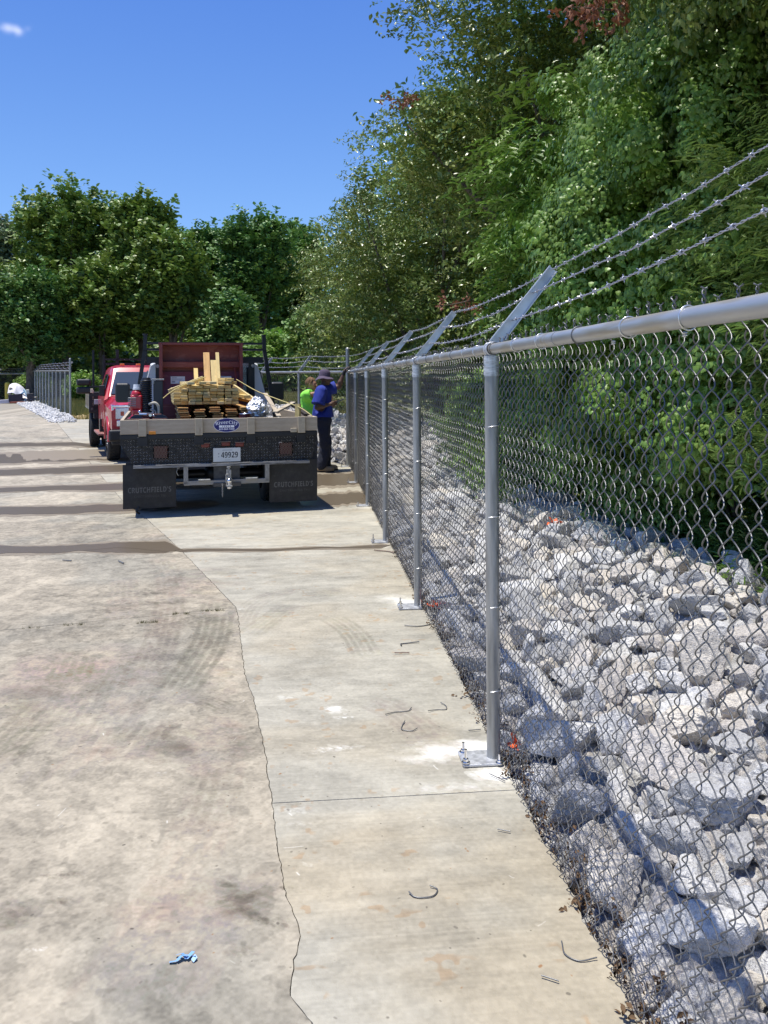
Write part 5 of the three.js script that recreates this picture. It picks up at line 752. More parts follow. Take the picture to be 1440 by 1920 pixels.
  const strapM = std({ color: rgb(0.60, 0.50, 0.20), roughness: 0.7 });
  const strap = (label, pts) => { const q = pts.map((p) => V(...onTruck(...p))); const o = mesh('ratchet_strap', tube(q, 0.0065, 40, 5), strapM); tag(o, label, 'strap'); };
  strap('yellow strap running from the lumber down to the right rail', [[0.30, 1.68, -1.2], [0.55, 1.52, -0.95], [0.82, 1.40, -0.62], [1.05, 1.30, -0.3], [1.17, 1.20, -0.1]]);
  strap('yellow strap running from the lumber down to the left of the flatbed', [[-0.12, 1.72, -1.2], [-0.40, 1.62, -1.0], [-0.62, 1.50, -0.85], [-0.78, 1.36, -0.7]]);
}
{ // the engine driven unit at the left of the bed
  const t = load('engine_unit', 'red engine unit with a black ribbed column at the left end of the flatbed', 'machine', -0.86, 1.03, -0.62);
  const ribs = [cyl(0.052, 0.052, 0.42, 0, 0, 0, 20)]; for (let i = 0; i < 16; i++) { const k = new THREE.TorusGeometry(0.062, 0.0115, 8, 26); k.rotateX(Math.PI / 2); k.translate(0, -0.2 + i * 0.0265, 0); ribs.push(k); } ribs.push(cyl(0.06, 0.05, 0.03, 0, 0.225, 0, 20));
  mesh('ribbed_column', ribs, blackM, t).position.set(-0.05, 0.44, 0.02);
  const eng = mesh('engine_block', [bx(0.15, 0.20, 0.18, -0.17, 0.36, 0, 0.03), new THREE.SphereGeometry(0.07, 18, 12).translate(-0.17, 0.46, 0.02), bx(0.12, 0.10, 0.14, -0.16, 0.22, 0.03, 0.02), bx(0.10, 0.03, 0.10, -0.14, 0.16, 0.1, 0.01), tube([V(-0.2, 0.2, 0.1), V(-0.26, 0.14, 0.08), V(-0.3, 0.06, 0.05)], 0.02)], redPaint, t);
  for (let i = 0; i < 5; i++) mesh('cooling_fin', bx(0.10, 0.012, 0.15, -0.225, 0.32 + i * 0.025, 0.02, 0.003), steelM, t);
  mesh('white_cap', [cyl(0.048, 0.042, 0.06, -0.165, 0.565, 0.02, 20), cyl(0.052, 0.052, 0.02, -0.165, 0.535, 0.02, 20)], whitePaint, t);
  mesh('control_box', bx(0.12, 0.48, 0.16, 0.10, 0.40, -0.03, 0.012), std({ color: rgb(0.035, 0.04, 0.045), roughness: 0.5 }), t);
  mesh('box_handle', [bx(0.15, 0.02, 0.03, 0.10, 0.655, 0.05, 0.004), bx(0.02, 0.06, 0.02, 0.04, 0.63, 0.06)], steelM, t);
  mesh('hose', tube([V(-0.02, 0.34, 0.08), V(0.06, 0.355, 0.1), V(0.10, 0.31, 0.1), V(0.105, 0.22, 0.09)], 0.017), std({ color: rgb(0.55, 0.50, 0.40), roughness: 0.5 }), t);
  mesh('hose', tube([V(0.0, 0.27, 0.09), V(0.06, 0.25, 0.1), V(0.07, 0.18, 0.1)], 0.012), steelM, t);
  mesh('base', [bx(0.50, 0.06, 0.34, -0.04, 0.13, 0, 0.01), bx(0.34, 0.05, 0.1, -0.03, 0.19, 0.08, 0.01)], std({ color: rgb(0.10, 0.016, 0.014), roughness: 0.5 }), t);
  mesh('pipe_fitting', [cyl(0.022, 0.022, 0.09, -0.09, 0.21, 0.12, 10, 'x'), cyl(0.018, 0.018, 0.1, 0.0, 0.20, 0.13, 10, 'z'), new THREE.SphereGeometry(0.026, 10, 8).translate(-0.13, 0.24, 0.1), new THREE.SphereGeometry(0.02, 10, 8).translate(0.04, 0.19, 0.12)], chromeM, t);
  for (const x of [-0.17, 0.13]) { const k = cyl(0.10, 0.10, 0.07, x, 0.105, 0.13, 24, 'z'); mesh('wheel', k, std({ color: rgb(0.035, 0.04, 0.06), roughness: 0.4 }), t); }
}
{
  const g = mergeVertices((() => { const k = new THREE.IcosahedronGeometry(1, 12); k.deleteAttribute('uv'); k.deleteAttribute('normal'); return k; })(), 1e-4), p = g.attributes.position, v = V(), r = rng(17), pl = [...Array(30)].map(() => { const z = r() * 2 - 1, a = r() * 6.3, q = Math.sqrt(1 - z * z); return [V(Math.cos(a) * q, z, Math.sin(a) * q), 0.66 + 0.3 * r()]; });
  for (let i = 0; i < p.count; i++) { v.fromBufferAttribute(p, i).normalize(); let R = 1; for (const [n, d] of pl) { const c = v.dot(n); if (c > 0.2) R = Math.min(R, d / c); } R += (fbm(v.x * 5 + 9, v.y * 5 + v.z * 4, 3) - 0.5) * 0.42; v.multiplyScalar(R); v.y = Math.max(v.y, -0.8); const k = 1 - 0.38 * Math.max(0, v.y); p.setXYZ(i, v.x * 0.165 * k, v.y * 0.16, v.z * 0.14 * k); }
  const o = mesh('foil_bag', toCreasedNormals(g, 0.2), std({ color: rgb(0.6, 0.61, 0.62), metalness: 0.75, roughness: 0.36 })); o.position.set(...onTruck(0.52, 1.30, -0.55)); tag(o, 'crumpled silver foil bag on the flatbed right of the lumber', 'bag');
  const c = load('paint_can', 'dark red can standing between the pickets and the foil bag', 'can', 0.33, 1.03, -0.40); mesh('can_body', cyl(0.075, 0.075, 0.20, 0, 0.1, 0, 26), std({ color: rgb(0.16, 0.02, 0.02), roughness: 0.4 }), c); mesh('can_rim', new THREE.TorusGeometry(0.075, 0.005, 8, 28).rotateX(Math.PI / 2).translate(0, 0.2, 0), chromeM, c);
}
// ---------------------------------------------------------------- the red truck facing us
{
  const t = thing('red_truck', 'red stake bed truck parked nose to nose with the flatbed, facing the viewer', 'truck', [-3.74, 0, -19.9], 17 * Math.PI / 180);
  const loft = (S, crease = 0.45) => { const p = [], n = S[0].length, q = (a, b, c, d) => p.push(...a, ...c, ...b, ...b, ...c, ...d); for (let i = 0; i < S.length - 1; i++) for (let k = 0; k < n - 1; k++) q(S[i][k], S[i][k + 1], S[i + 1][k], S[i + 1][k + 1]); for (const s of [S[0], S[S.length - 1]]) for (let k = 1; k < n - 1; k++) p.push(...s[0], ...s[k], ...s[k + 1]); const g = new THREE.BufferGeometry(); g.setAttribute('position', new THREE.Float32BufferAttribute(p, 3)); return toCreasedNormals(g, crease); };
  const sec = (z, y0, yb, yt, w0, wb, wt, c = 0.12) => [[-w0, y0, z], [-wb, yb, z], [-wt, yt - c * 0.8, z], [-wt + c * 0.4, yt - c * 0.25, z], [-wt + c * 1.3, yt, z], [wt - c * 1.3, yt, z], [wt - c * 0.4, yt - c * 0.25, z], [wt, yt - c * 0.8, z], [wb, yb, z], [w0, y0, z]];
  mesh('cab', loft([sec(-0.75, 0.62, 1.28, 1.96, 0.98, 1.0, 0.80), sec(-0.68, 0.60, 1.28, 2.0, 0.99, 1.01, 0.82), sec(0.2, 0.60, 1.28, 2.02, 0.99, 1.01, 0.81), sec(0.62, 0.6, 1.27, 1.96, 0.99, 1.01, 0.80), sec(0.78, 0.6, 1.27, 1.80, 0.99, 1.01, 0.83), sec(1.25, 0.6, 1.24, 1.34, 0.99, 1.0, 0.93, 0.08)]), redPaint, t);
  mesh('hood', loft([sec(1.2, 0.75, 1.15, 1.34, 0.98, 0.99, 0.90, 0.1), sec(1.9, 0.78, 1.12, 1.32, 0.98, 0.99, 0.88, 0.12), sec(2.4, 0.72, 1.10, 1.27, 0.97, 0.98, 0.86, 0.12), sec(2.62, 0.66, 1.05, 1.18, 0.94, 0.95, 0.84, 0.1)]), redPaint, t);
  mesh('windscreen', (() => { const s = new THREE.Shape([[-0.84, -0.30], [0.84, -0.30], [0.70, 0.30], [-0.70, 0.30]].map((p) => new THREE.Vector2(...p))); const g = new THREE.ExtrudeGeometry(s, { depth: 0.01, bevelEnabled: true, bevelSize: 0.02, bevelThickness: 0.004, bevelSegments: 2 }); g.rotateX(-0.70); g.translate(0, 1.61, 1.03); return g; })(), glassM, t);
  for (const s of [-1, 1]) {
    mesh('side_window', (() => { const q = new THREE.Shape([[-0.50, -0.24], [0.62, -0.24], [0.30, 0.24], [-0.50, 0.24]].map((p) => new THREE.Vector2(...p))); const g = new THREE.ExtrudeGeometry(q, { depth: 0.012, bevelEnabled: false }); g.rotateY(-Math.PI / 2); g.rotateZ(s * 0.28); g.translate(s * 0.925 + 0.006, 1.58, 0.3); return g; })(), glassM, t);
    const d = mesh('door', bx(0.02, 0.60, 1.12, s * 1.0, 0.95, 0.30, 0.008), redPaint, t); mesh('door_handle', bx(0.02, 0.03, 0.16, s * 1.018, 1.12, -0.08, 0.006), blackM, d);
    mesh('headlight', [bx(0.27, 0.24, 0.05, s * 0.74, 1.0, 2.60, 0.02)], phys({ color: rgb(0.55, 0.56, 0.58), metalness: 0.6, roughness: 0.15, clearcoat: 1 }), t); mesh('headlight_trim', [bx(0.34, 0.05, 0.05, s * 0.76, 1.145, 2.60, 0.01), bx(0.05, 0.5, 0.05, s * 0.925, 0.93, 2.58, 0.01), bx(0.22, 0.13, 0.04, s * 0.74, 0.80, 2.61, 0.015)], chromeM, t);
    mesh('signal_lamp', bx(0.07, 0.09, 0.052, s * 0.74, 1.0, 2.605, 0.01), std({ color: rgb(0.5, 0.10, 0.05), roughness: 0.3 }), t);
    mesh('wheel_arch', [(() => { const k = new THREE.TorusGeometry(0.47, 0.045, 8, 24, Math.PI); k.rotateY(Math.PI / 2); k.translate(s * 0.97, 0.42, 1.85); return k; })()], redPaint, t);
    wheel(t, s * 0.86, 0.41, 1.85, 0.41, 0.26, chromeM); wheel(t, s * 0.88, 0.46, -1.85, 0.41, 0.24, steelM, 0.29);
    mesh('running_board', bx(0.16, 0.05, 1.5, s * 1.04, 0.50, 0.35, 0.015), std({ color: rgb(0.42, 0.20, 0.17), roughness: 0.45, metalness: 0.3 }), t);
    const m = mesh('mirror', [bx(0.30, 0.145, 0.16, 0, 0.115, 0, 0.05), bx(0.30, 0.15, 0.16, 0, -0.06, 0, 0.04)], blackM, t); m.position.set(s * 1.40, 1.52, 0.95); mesh('mirror_arm', [bx(0.32, 0.035, 0.05, -s * 0.28, 0.02, 0), bx(0.32, 0.04, 0.05, -s * 0.28, -0.16, 0), bx(0.12, 0.24, 0.06, -s * 0.38, -0.07, 0, 0.02)], blackM, m); mesh('mirror_lamp', bx(0.06, 0.09, 0.02, -s * 0.16, -0.07, 0.08, 0.01), std({ color: rgb(0.65, 0.55, 0.40), roughness: 0.3 }), m);
  }
  mesh('grille', [bx(1.10, 0.42, 0.04, 0, 0.94, 2.60, 0.02), bx(1.14, 0.06, 0.06, 0, 1.12, 2.61, 0.015), bx(1.14, 0.05, 0.06, 0, 0.93, 2.61, 0.015), bx(1.14, 0.05, 0.06, 0, 0.76, 2.61, 0.015)], chromeM, t);
  mesh('front_bumper', [bx(2.02, 0.24, 0.16, 0, 0.56, 2.66, 0.05), bx(1.9, 0.10, 0.10, 0, 0.42, 2.62, 0.03)], blackM, t);
  for (const x of [-0.55, -0.2, 0.2, 0.55]) mesh('roof_marker', bx(0.10, 0.04, 0.08, x, 2.03, 0.45, 0.015), std({ color: rgb(0.75, 0.17, 0.02), roughness: 0.3 }), t);
  mesh('chassis', [bx(0.9, 0.16, 5.0, 0, 0.56, -0.4), bx(2.1, 0.30, 0.3, 0, 0.66, 0.5)], blackSteel, t);
  const bed = mesh('bed', [bx(2.2, 0.08, 2.7, 0, 0.98, -2.15), bx(2.2, 0.26, 0.10, 0, 0.86, -0.86, 0.02), bx(0.34, 0.5, 0.08, -1.04, 1.12, -0.84, 0.02)], blackSteel, t); bed.position.y = 0.03;
  for (const s of [-1, 1]) { for (const y of [1.09, 1.22, 1.35]) { const b = mesh('side_slat', uvBox(bx(0.035, 0.105, 2.7, s * 1.11, y, -2.15, 0.004), 1), oakM, bed); b.rotation.z = s * -0.0; } for (const z of [-0.95, -1.6, -2.3, -3.0]) mesh('stake', uvBox(bx(0.05, 0.48, 0.09, s * 1.155, 1.19, z, 0.004), 1), oak2M, bed); mesh('rail', bx(0.05, 0.06, 2.7, s * 1.14, 0.96, -2.15), steelM, bed); }
  mesh('bulkhead_lamp', bx(0.10, 0.12, 0.02, -1.04, 1.16, -0.79, 0.01), std({ color: rgb(0.45, 0.47, 0.5), roughness: 0.3 }), t);
  mesh('ladder_rack', [bx(1.7, 0.04, 0.05, 0, 2.18, -0.84), bx(1.7, 0.05, 0.05, 0, 2.07, -0.84), bx(0.05, 1.25, 0.05, -0.86, 1.66, -0.84), bx(0.05, 1.25, 0.05, 0.86, 1.66, -0.84), bx(0.05, 1.45, 0.05, -1.06, 1.70, -1.6), bx(0.07, 0.32, 0.05, -0.55, 2.26, -0.84), bx(0.07, 0.32, 0.05, 0.5, 2.26, -0.84)], blackSteel, t);
}
// ---------------------------------------------------------------- the two workers
const smin = (a, b, k) => { const h = clamp(0.5 + 0.5 * (b - a) / k); return lerp(b, a, h) - k * h * (1 - h); };
function seg(a, b, ra, rb) { const ax = a[0], ay = a[1], az = a[2], dx = b[0] - ax, dy = b[1] - ay, dz = b[2] - az, L = dx * dx + dy * dy + dz * dz || 1e-9; return (x, y, z) => { const t = clamp(((x - ax) * dx + (y - ay) * dy + (z - az) * dz) / L), px = x - ax - t * dx, py = y - ay - t * dy, pz = z - az - t * dz; return Math.sqrt(px * px + py * py + pz * pz) - (ra + (rb - ra) * t); }; }
const ball = (c, r) => (x, y, z) => { const a = (x - c[0]) / r[0], b = (y - c[1]) / r[1], d = (z - c[2]) / r[2], k = Math.sqrt(a * a + b * b + d * d); return (k - 1) * Math.min(...r); };
const blend = (k, fs) => (x, y, z) => { let d = fs[0](x, y, z); for (let i = 1; i < fs.length; i++) d = smin(d, fs[i](x, y, z), k); return d; };
function march(lo, hi, cell, f) {
  const size = Math.max(hi[0] - lo[0], hi[1] - lo[1], hi[2] - lo[2]), N = Math.ceil(size / cell) + 4, mc = new MarchingCubes(N, new THREE.MeshBasicMaterial(), false, false, 400000);
  const c = [0, 1, 2].map((i) => (lo[i] + hi[i]) / 2), half = N / 2 * cell;
  for (let k = 0; k < N; k++) for (let j = 0; j < N; j++) for (let i = 0; i < N; i++) { const x = c[0] + (i - N / 2) * cell, y = c[1] + (j - N / 2) * cell, z = c[2] + (k - N / 2) * cell; const out = x < lo[0] - 2 * cell || x > hi[0] + 2 * cell || y < lo[1] - 2 * cell || y > hi[1] + 2 * cell || z < lo[2] - 2 * cell || z > hi[2] + 2 * cell; mc.field[k * N * N + j * N + i] = out ? -0.05 : -f(x, y, z); }
  mc.isolation = 0; mc.update();
  const n = mc.count ?? mc.geometry.drawRange.count, p = new Float32Array(n * 3); for (let i = 0; i < n; i++) { p[i * 3] = c[0] + mc.positionArray[i * 3] * half; p[i * 3 + 1] = c[1] + mc.positionArray[i * 3 + 1] * half; p[i * 3 + 2] = c[2] + mc.positionArray[i * 3 + 2] * half; }
  let g = new THREE.BufferGeometry(); g.setAttribute('position', new THREE.BufferAttribute(p, 3)); g = mergeVertices(g, cell * 0.02); g.computeVertexNormals(); return g;
}
const mixp = (a, b, t) => [0, 1, 2].map((i) => lerp(a[i], b[i], t));
function handField(wrist, dir, palmN, size, curl, side) { // palm, four bent fingers of unequal length and a thumb from the side of the palm
  const D = V(...dir).normalize(), Nn = V(...palmN).normalize(), S = V().crossVectors(D, Nn).normalize().multiplyScalar(side), at = (a, b, c) => [wrist[0] + (D.x * a + S.x * b + Nn.x * c) * size, wrist[1] + (D.y * a + S.y * b + Nn.y * c) * size, wrist[2] + (D.z * a + S.z * b + Nn.z * c) * size];
  const fs = [seg(at(0.0, 0, 0), at(0.05, 0, 0), 0.026 * size, 0.03 * size), seg(at(0.045, -0.024, 0), at(0.095, -0.03, 0.004), 0.018 * size, 0.013 * size), seg(at(0.045, 0, 0), at(0.10, -0.009, 0.004), 0.018 * size, 0.013 * size), seg(at(0.045, 0.01, 0), at(0.098, 0.011, 0.004), 0.018 * size, 0.013 * size), seg(at(0.045, 0.026, 0), at(0.09, 0.031, 0.004), 0.017 * size, 0.012 * size)];
  const fingers = []; [[-0.031, 0.038, 0.95], [-0.010, 0.044, 1], [0.011, 0.041, 1], [0.031, 0.033, 1.05]].forEach(([b, l, k]) => { let a = 0, p = [0.098 - Math.abs(b) * 0.15, b, 0.004]; for (let i = 0; i < 3; i++) { a += curl * k * (i ? 0.9 : 0.7); const L = l * [1, 0.68, 0.5][i], q = [p[0] + Math.cos(a) * L, p[1], p[2] + Math.sin(a) * L]; fingers.push(seg(at(...p), at(...q), (0.0095 - i * 0.0008) * size, (0.0088 - i * 0.001) * size)); p = q; } });
  const th = [seg(at(0.03, -0.028, 0.006), at(0.06, -0.058, 0.022), 0.014 * size, 0.011 * size), seg(at(0.06, -0.058, 0.022), at(0.09, -0.058, 0.042), 0.0105 * size, 0.0085 * size)];
  const palm = blend(0.014, fs), fing = fingers, thumb = blend(0.006, th); return (x, y, z) => { let d = palm(x, y, z); for (const f of fing) d = smin(d, f(x, y, z), 0.005); return smin(d, thumb(x, y, z), 0.006); };
}
const FWD = (h, yaw, f) => (x, y, z) => { const c = Math.cos(yaw), s = Math.sin(yaw), X = x - h[0], Z = z - h[2]; return f(c * X + s * Z, y - h[1], -s * X + c * Z); };
function headField(h, yaw, s) { // head looking along +x before it is turned: skull, jaw, brow, nose, lips, chin, ears, eyes
  const B = (c, r) => ball(c.map((v) => v * s), r.map((v) => v * s)), g = (a, b, r0, r1) => seg(a.map((v) => v * s), b.map((v) => v * s), r0 * s, r1 * s);
  const skull = blend(0.03, [B([-0.012, 0.03, 0], [0.098, 0.098, 0.077]), B([0.025, -0.035, 0], [0.066, 0.075, 0.056]), g([0.045, -0.088, 0], [0.052, -0.085, 0], 0.026, 0.024), g([0.072, 0.018, -0.03], [0.072, 0.018, 0.03], 0.016, 0.016), g([0.062, -0.018, -0.036], [0.062, -0.018, 0.036], 0.018, 0.018)]);
  const extra = [g([0.086, 0.008, 0], [0.112, -0.028, 0], 0.009, 0.014), g([0.10, -0.032, -0.010], [0.10, -0.032, 0.010], 0.010, 0.010), g([0.088, -0.058, -0.018], [0.088, -0.058, 0.018], 0.008, 0.008), g([0.086, -0.068, -0.016], [0.086, -0.068, 0.016], 0.009, 0.009), B([-0.005, -0.005, 0.078], [0.022, 0.033, 0.010]), B([-0.005, -0.005, -0.078], [0.022, 0.033, 0.010])];
  const eyes = [B([0.080, 0.0, 0.03], [0.011, 0.011, 0.012]), B([0.080, 0.0, -0.03], [0.011, 0.011, 0.012])];
  return FWD(h, yaw, (x, y, z) => { let d = skull(x, y, z); for (const e of extra) d = smin(d, e(x, y, z), 0.012 * s); for (const e of eyes) d = smin(d, e(x, y, z), 0.004); return d; });
}
function worker(label, pos, turn, J, col) {
  const t = thing('person', label, 'person', pos, turn);
  const torso = blend(0.06, [seg(mixp(J.hipR, J.hipL, 0.1), mixp(J.hipR, J.hipL, 0.9), 0.105, 0.105), seg(J.pelvis, J.waist, 0.125, 0.118), seg([J.waist[0] + 0.02, J.waist[1], J.waist[2]], J.chest, 0.122, 0.135), seg(mixp(J.shR, J.shL, 0.16), mixp(J.shR, J.shL, 0.84), 0.082, 0.082), seg(J.chest, J.neck, 0.10, 0.055)]);
  const arm = (s, e, w) => [seg(s, e, 0.054, 0.043), seg(e, mixp(e, w, 0.35), 0.043, 0.044), seg(mixp(e, w, 0.35), w, 0.044, 0.028)], leg = (h, k, a) => [seg(h, k, 0.090, 0.062), seg(k, mixp(k, a, 0.4), 0.060, 0.062), seg(mixp(k, a, 0.4), a, 0.062, 0.042)];
  const body = blend(0.03, [torso, ...arm(J.shR, J.elR, J.wrR), ...arm(J.shL, J.elL, J.wrL), ...leg(J.hipR, J.knR, J.anR), ...leg(J.hipL, J.knL, J.anL), seg(J.neck, J.head, 0.058, 0.05)]);
  const headF = headField(J.head, J.headYaw, 1.0), hR = handField(J.wrR, J.hdR, J.pnR, 1.05, J.curlR, 1), hL = handField(J.wrL, J.hdL, J.pnL, 1.05, J.curlL, -1);
  const around = (c, r) => [c.map((v) => v - r), c.map((v) => v + r)];
  const hcR = J.wrR.map((v, i) => v + J.hdR[i] * 0.08), hcL = J.wrL.map((v, i) => v + J.hdL[i] * 0.08);
  const parts = [march([-0.6, 0, -0.5], [0.75, 2.05, 0.5], 0.014, body), march(...around(J.head, 0.17), 0.0055, headF), march(...around(hcR, 0.14), 0.0042, hR), march(...around(hcL, 0.14), 0.0042, hL)];
  mesh('body', parts.map(flat), std({ color: rgb(...col.skin), roughness: 0.55 }), t);
  const fold = (x, y, z, k, a) => (fbm(x * k + 7, y * k * 0.8 + z * k + 3, 3) - 0.5) * a;
  // shirt: hem to neckline, with loose sleeves
  const slR = mixp(J.shR, J.elR, J.sleeve ?? 0.86), slL = mixp(J.shL, J.elL, J.sleeve ?? 0.86);
  const sh0 = blend(0.045, [torso, seg(J.shR, slR, 0.082, 0.092), seg(J.shL, slL, 0.082, 0.092), seg(J.pelvis, J.waist, 0.15, 0.14)]);
  const endR = V(...J.elR).sub(V(...J.shR)).normalize(), endL = V(...J.elL).sub(V(...J.shL)).normalize();
  const shirtF = (x, y, z) => { let d = sh0(x, y, z) - 0.022 - fold(x, y, z, 9, 0.035) - 0.016 * sstep(J.chest[1], J.hem, y); d = Math.max(d, J.hem + 0.012 * Math.sin(x * 14 + z * 9) - y, ball(J.neck.map((v, i) => v + (i === 1 ? 0.05 : 0)), [0.075, 0.06, 0.075])(x, y, z) * -1); const a = (x - slR[0]) * endR.x + (y - slR[1]) * endR.y + (z - slR[2]) * endR.z, b = (x - slL[0]) * endL.x + (y - slL[1]) * endL.y + (z - slL[2]) * endL.z; if (a > 0 && Math.hypot(x - slR[0], y - slR[1], z - slR[2]) < 0.2) d = Math.max(d, a); if (b > 0 && Math.hypot(x - slL[0], y - slL[1], z - slL[2]) < 0.2) d = Math.max(d, b); return d; };
  mesh('shirt', march([-0.4, J.hem - 0.05, -0.42], [0.48, 1.75, 0.42], 0.0105, shirtF), std({ color: rgb(...col.shirt), roughness: 0.85, bumpMap: grainT, bumpScale: 0.002 }), t);
  const tr0 = blend(0.05, [seg(mixp(J.hipR, J.hipL, 0.1), mixp(J.hipR, J.hipL, 0.9), 0.128, 0.128), seg(J.hipR, J.knR, 0.118, 0.098), seg(J.knR, J.anR, 0.098, 0.088), seg(J.hipL, J.knL, 0.118, 0.098), seg(J.knL, J.anL, 0.098, 0.088)]);
  const trF = (x, y, z) => Math.max(tr0(x, y, z) - fold(x, y * 1.6, z, 8, 0.045), 0.055 + 0.012 * Math.sin(x * 20) - y, y - J.hem - 0.10);
  mesh('trousers', march([-0.3, 0.02, -0.34], [0.36, J.hem + 0.14, 0.34], 0.012, trF), std({ color: rgb(...col.trousers), roughness: 0.9, bumpMap: grainT, bumpScale: 0.002 }), t);
  for (const a of [J.anR, J.anL]) { const f = J.footYaw ?? 0, c = Math.cos(f), s = Math.sin(f), q = (x, y, z) => [a[0] + c * x - s * z, y, a[2] + s * x + c * z]; const b = mesh('boot', march([a[0] - 0.2, -0.01, a[2] - 0.24], [a[0] + 0.28, 0.22, a[2] + 0.24], 0.009, (x, y, z) => Math.max(blend(0.03, [seg(q(-0.05, 0.05, 0), q(0.15, 0.045, 0), 0.048, 0.05), seg(q(0.02, 0.07, 0), q(0.0, 0.17, 0), 0.055, 0.05), seg(q(0.08, 0.05, 0.012), q(0.17, 0.045, 0.0), 0.052, 0.046)])(x, y, z), 0.002 - y)), std({ color: rgb(...col.boot), roughness: 0.8 }), t); mesh('sole', march([a[0] - 0.2, -0.01, a[2] - 0.24], [a[0] + 0.28, 0.06, a[2] + 0.24], 0.009, (x, y, z) => Math.max(seg(q(-0.06, 0.02, 0), q(0.175, 0.02, 0), 0.052, 0.054)(x, y, z), -y, y - 0.026)), rubberM, b); }
  return t;
}
{
  const ground = rise(-15.0);
  const J = { pelvis: [0, 0.98, 0], waist: [0.0, 1.10, 0], chest: [-0.01, 1.36, 0], neck: [0.01, 1.53, 0], head: [0.05, 1.685, 0], headYaw: 0.05, hipR: [0, 0.95, 0.10], hipL: [0.01, 0.95, -0.10], knR: [0.035, 0.52, 0.11], knL: [0.06, 0.52, -0.12], anR: [-0.035, 0.09, 0.12], anL: [0.07, 0.09, -0.13], shR: [-0.05, 1.455, 0.19], shL: [0.04, 1.46, -0.19], elR: [-0.13, 1.17, 0.27], wrR: [0.10, 1.225, 0.21], hdR: [0.95, 0.15, -0.2], pnR: [0.1, 0.25, -0.95], elL: [0.32, 1.53, -0.20], wrL: [0.41, 1.77, -0.16], hdL: [0.35, 0.93, 0.05], pnL: [0.9, -0.35, 0.1], curlR: 0.85, curlL: 0.75, hem: 0.985, sleeve: 0.80, footYaw: 0 };
  const t = worker('worker in a royal blue shirt and purple sun hat reaching up to the corner post', [0.325, ground, -15.05], 0.10, J, { skin: [0.15, 0.078, 0.048], shirt: [0.022, 0.042, 0.30], trousers: [0.018, 0.022, 0.04], boot: [0.34, 0.25, 0.15] });
  // soft sun hat: crown, and a brim that droops at the back
  const hat = (() => { const pts = [[0.001, 0.125], [0.05, 0.122], [0.085, 0.105], [0.102, 0.06], [0.106, 0.0], [0.108, -0.008], [0.14, -0.026], [0.172, -0.058], [0.174, -0.062], [0.14, -0.034], [0.10, -0.016]].map((p) => new THREE.Vector2(...p)); const g = new THREE.LatheGeometry(pts, 40), p = g.attributes.position; for (let i = 0; i < p.count; i++) { const x = p.getX(i), y = p.getY(i), z = p.getZ(i), R = Math.hypot(x, z), a = Math.atan2(z, x); const b = sstep(0.108, 0.172, R); p.setY(i, y + b * (0.022 * Math.cos(a) - 0.018 * Math.cos(2 * a) + 0.012 * Math.sin(3 * a + 1)) + (fbm(x * 18 + 3, z * 18 + y * 12, 3) - 0.5) * 0.016); } g.computeVertexNormals(); return g; })();
  const h = mesh('sun_hat', hat, std({ color: rgb(0.10, 0.075, 0.12), roughness: 0.9, bumpMap: grainT, bumpScale: 0.002 }), t); h.position.set(0.035, 1.73, 0); h.rotation.set(0, 0.05, -0.10);
  const w = mesh('pliers', [bar(V(0, 0, 0.012), V(0.16, 0.03, -0.004), 0.012, 0.016), bar(V(0, 0.0, -0.012), V(0.16, 0.035, 0.004), 0.012, 0.016), bar(V(0.15, 0.03, 0), V(0.21, 0.045, 0), 0.018, 0.02)], std({ color: rgb(0.16, 0.16, 0.17), metalness: 0.5, roughness: 0.4 })); const hp = V(0.16, 1.24, 0.185).applyAxisAngle(V(0, 1, 0), 0.10).add(V(0.325, ground, -15.05)); w.position.copy(hp); w.rotation.set(0, 0.1, 0.15); w.name = 'pliers'; tag(w, 'dark pliers held at the waist by the worker in blue', 'pliers');
  const g = mesh('work_glove', march([0.28, 1.66, -0.32], [0.62, 2.02, 0.02], 0.006, handField([0.405, 1.755, -0.16], [0.35, 0.93, 0.05], [0.9, -0.35, 0.1], 1.16, 0.75, -1)), std({ color: rgb(0.02, 0.02, 0.022), roughness: 0.85 }), t); g.name = 'glove';
}
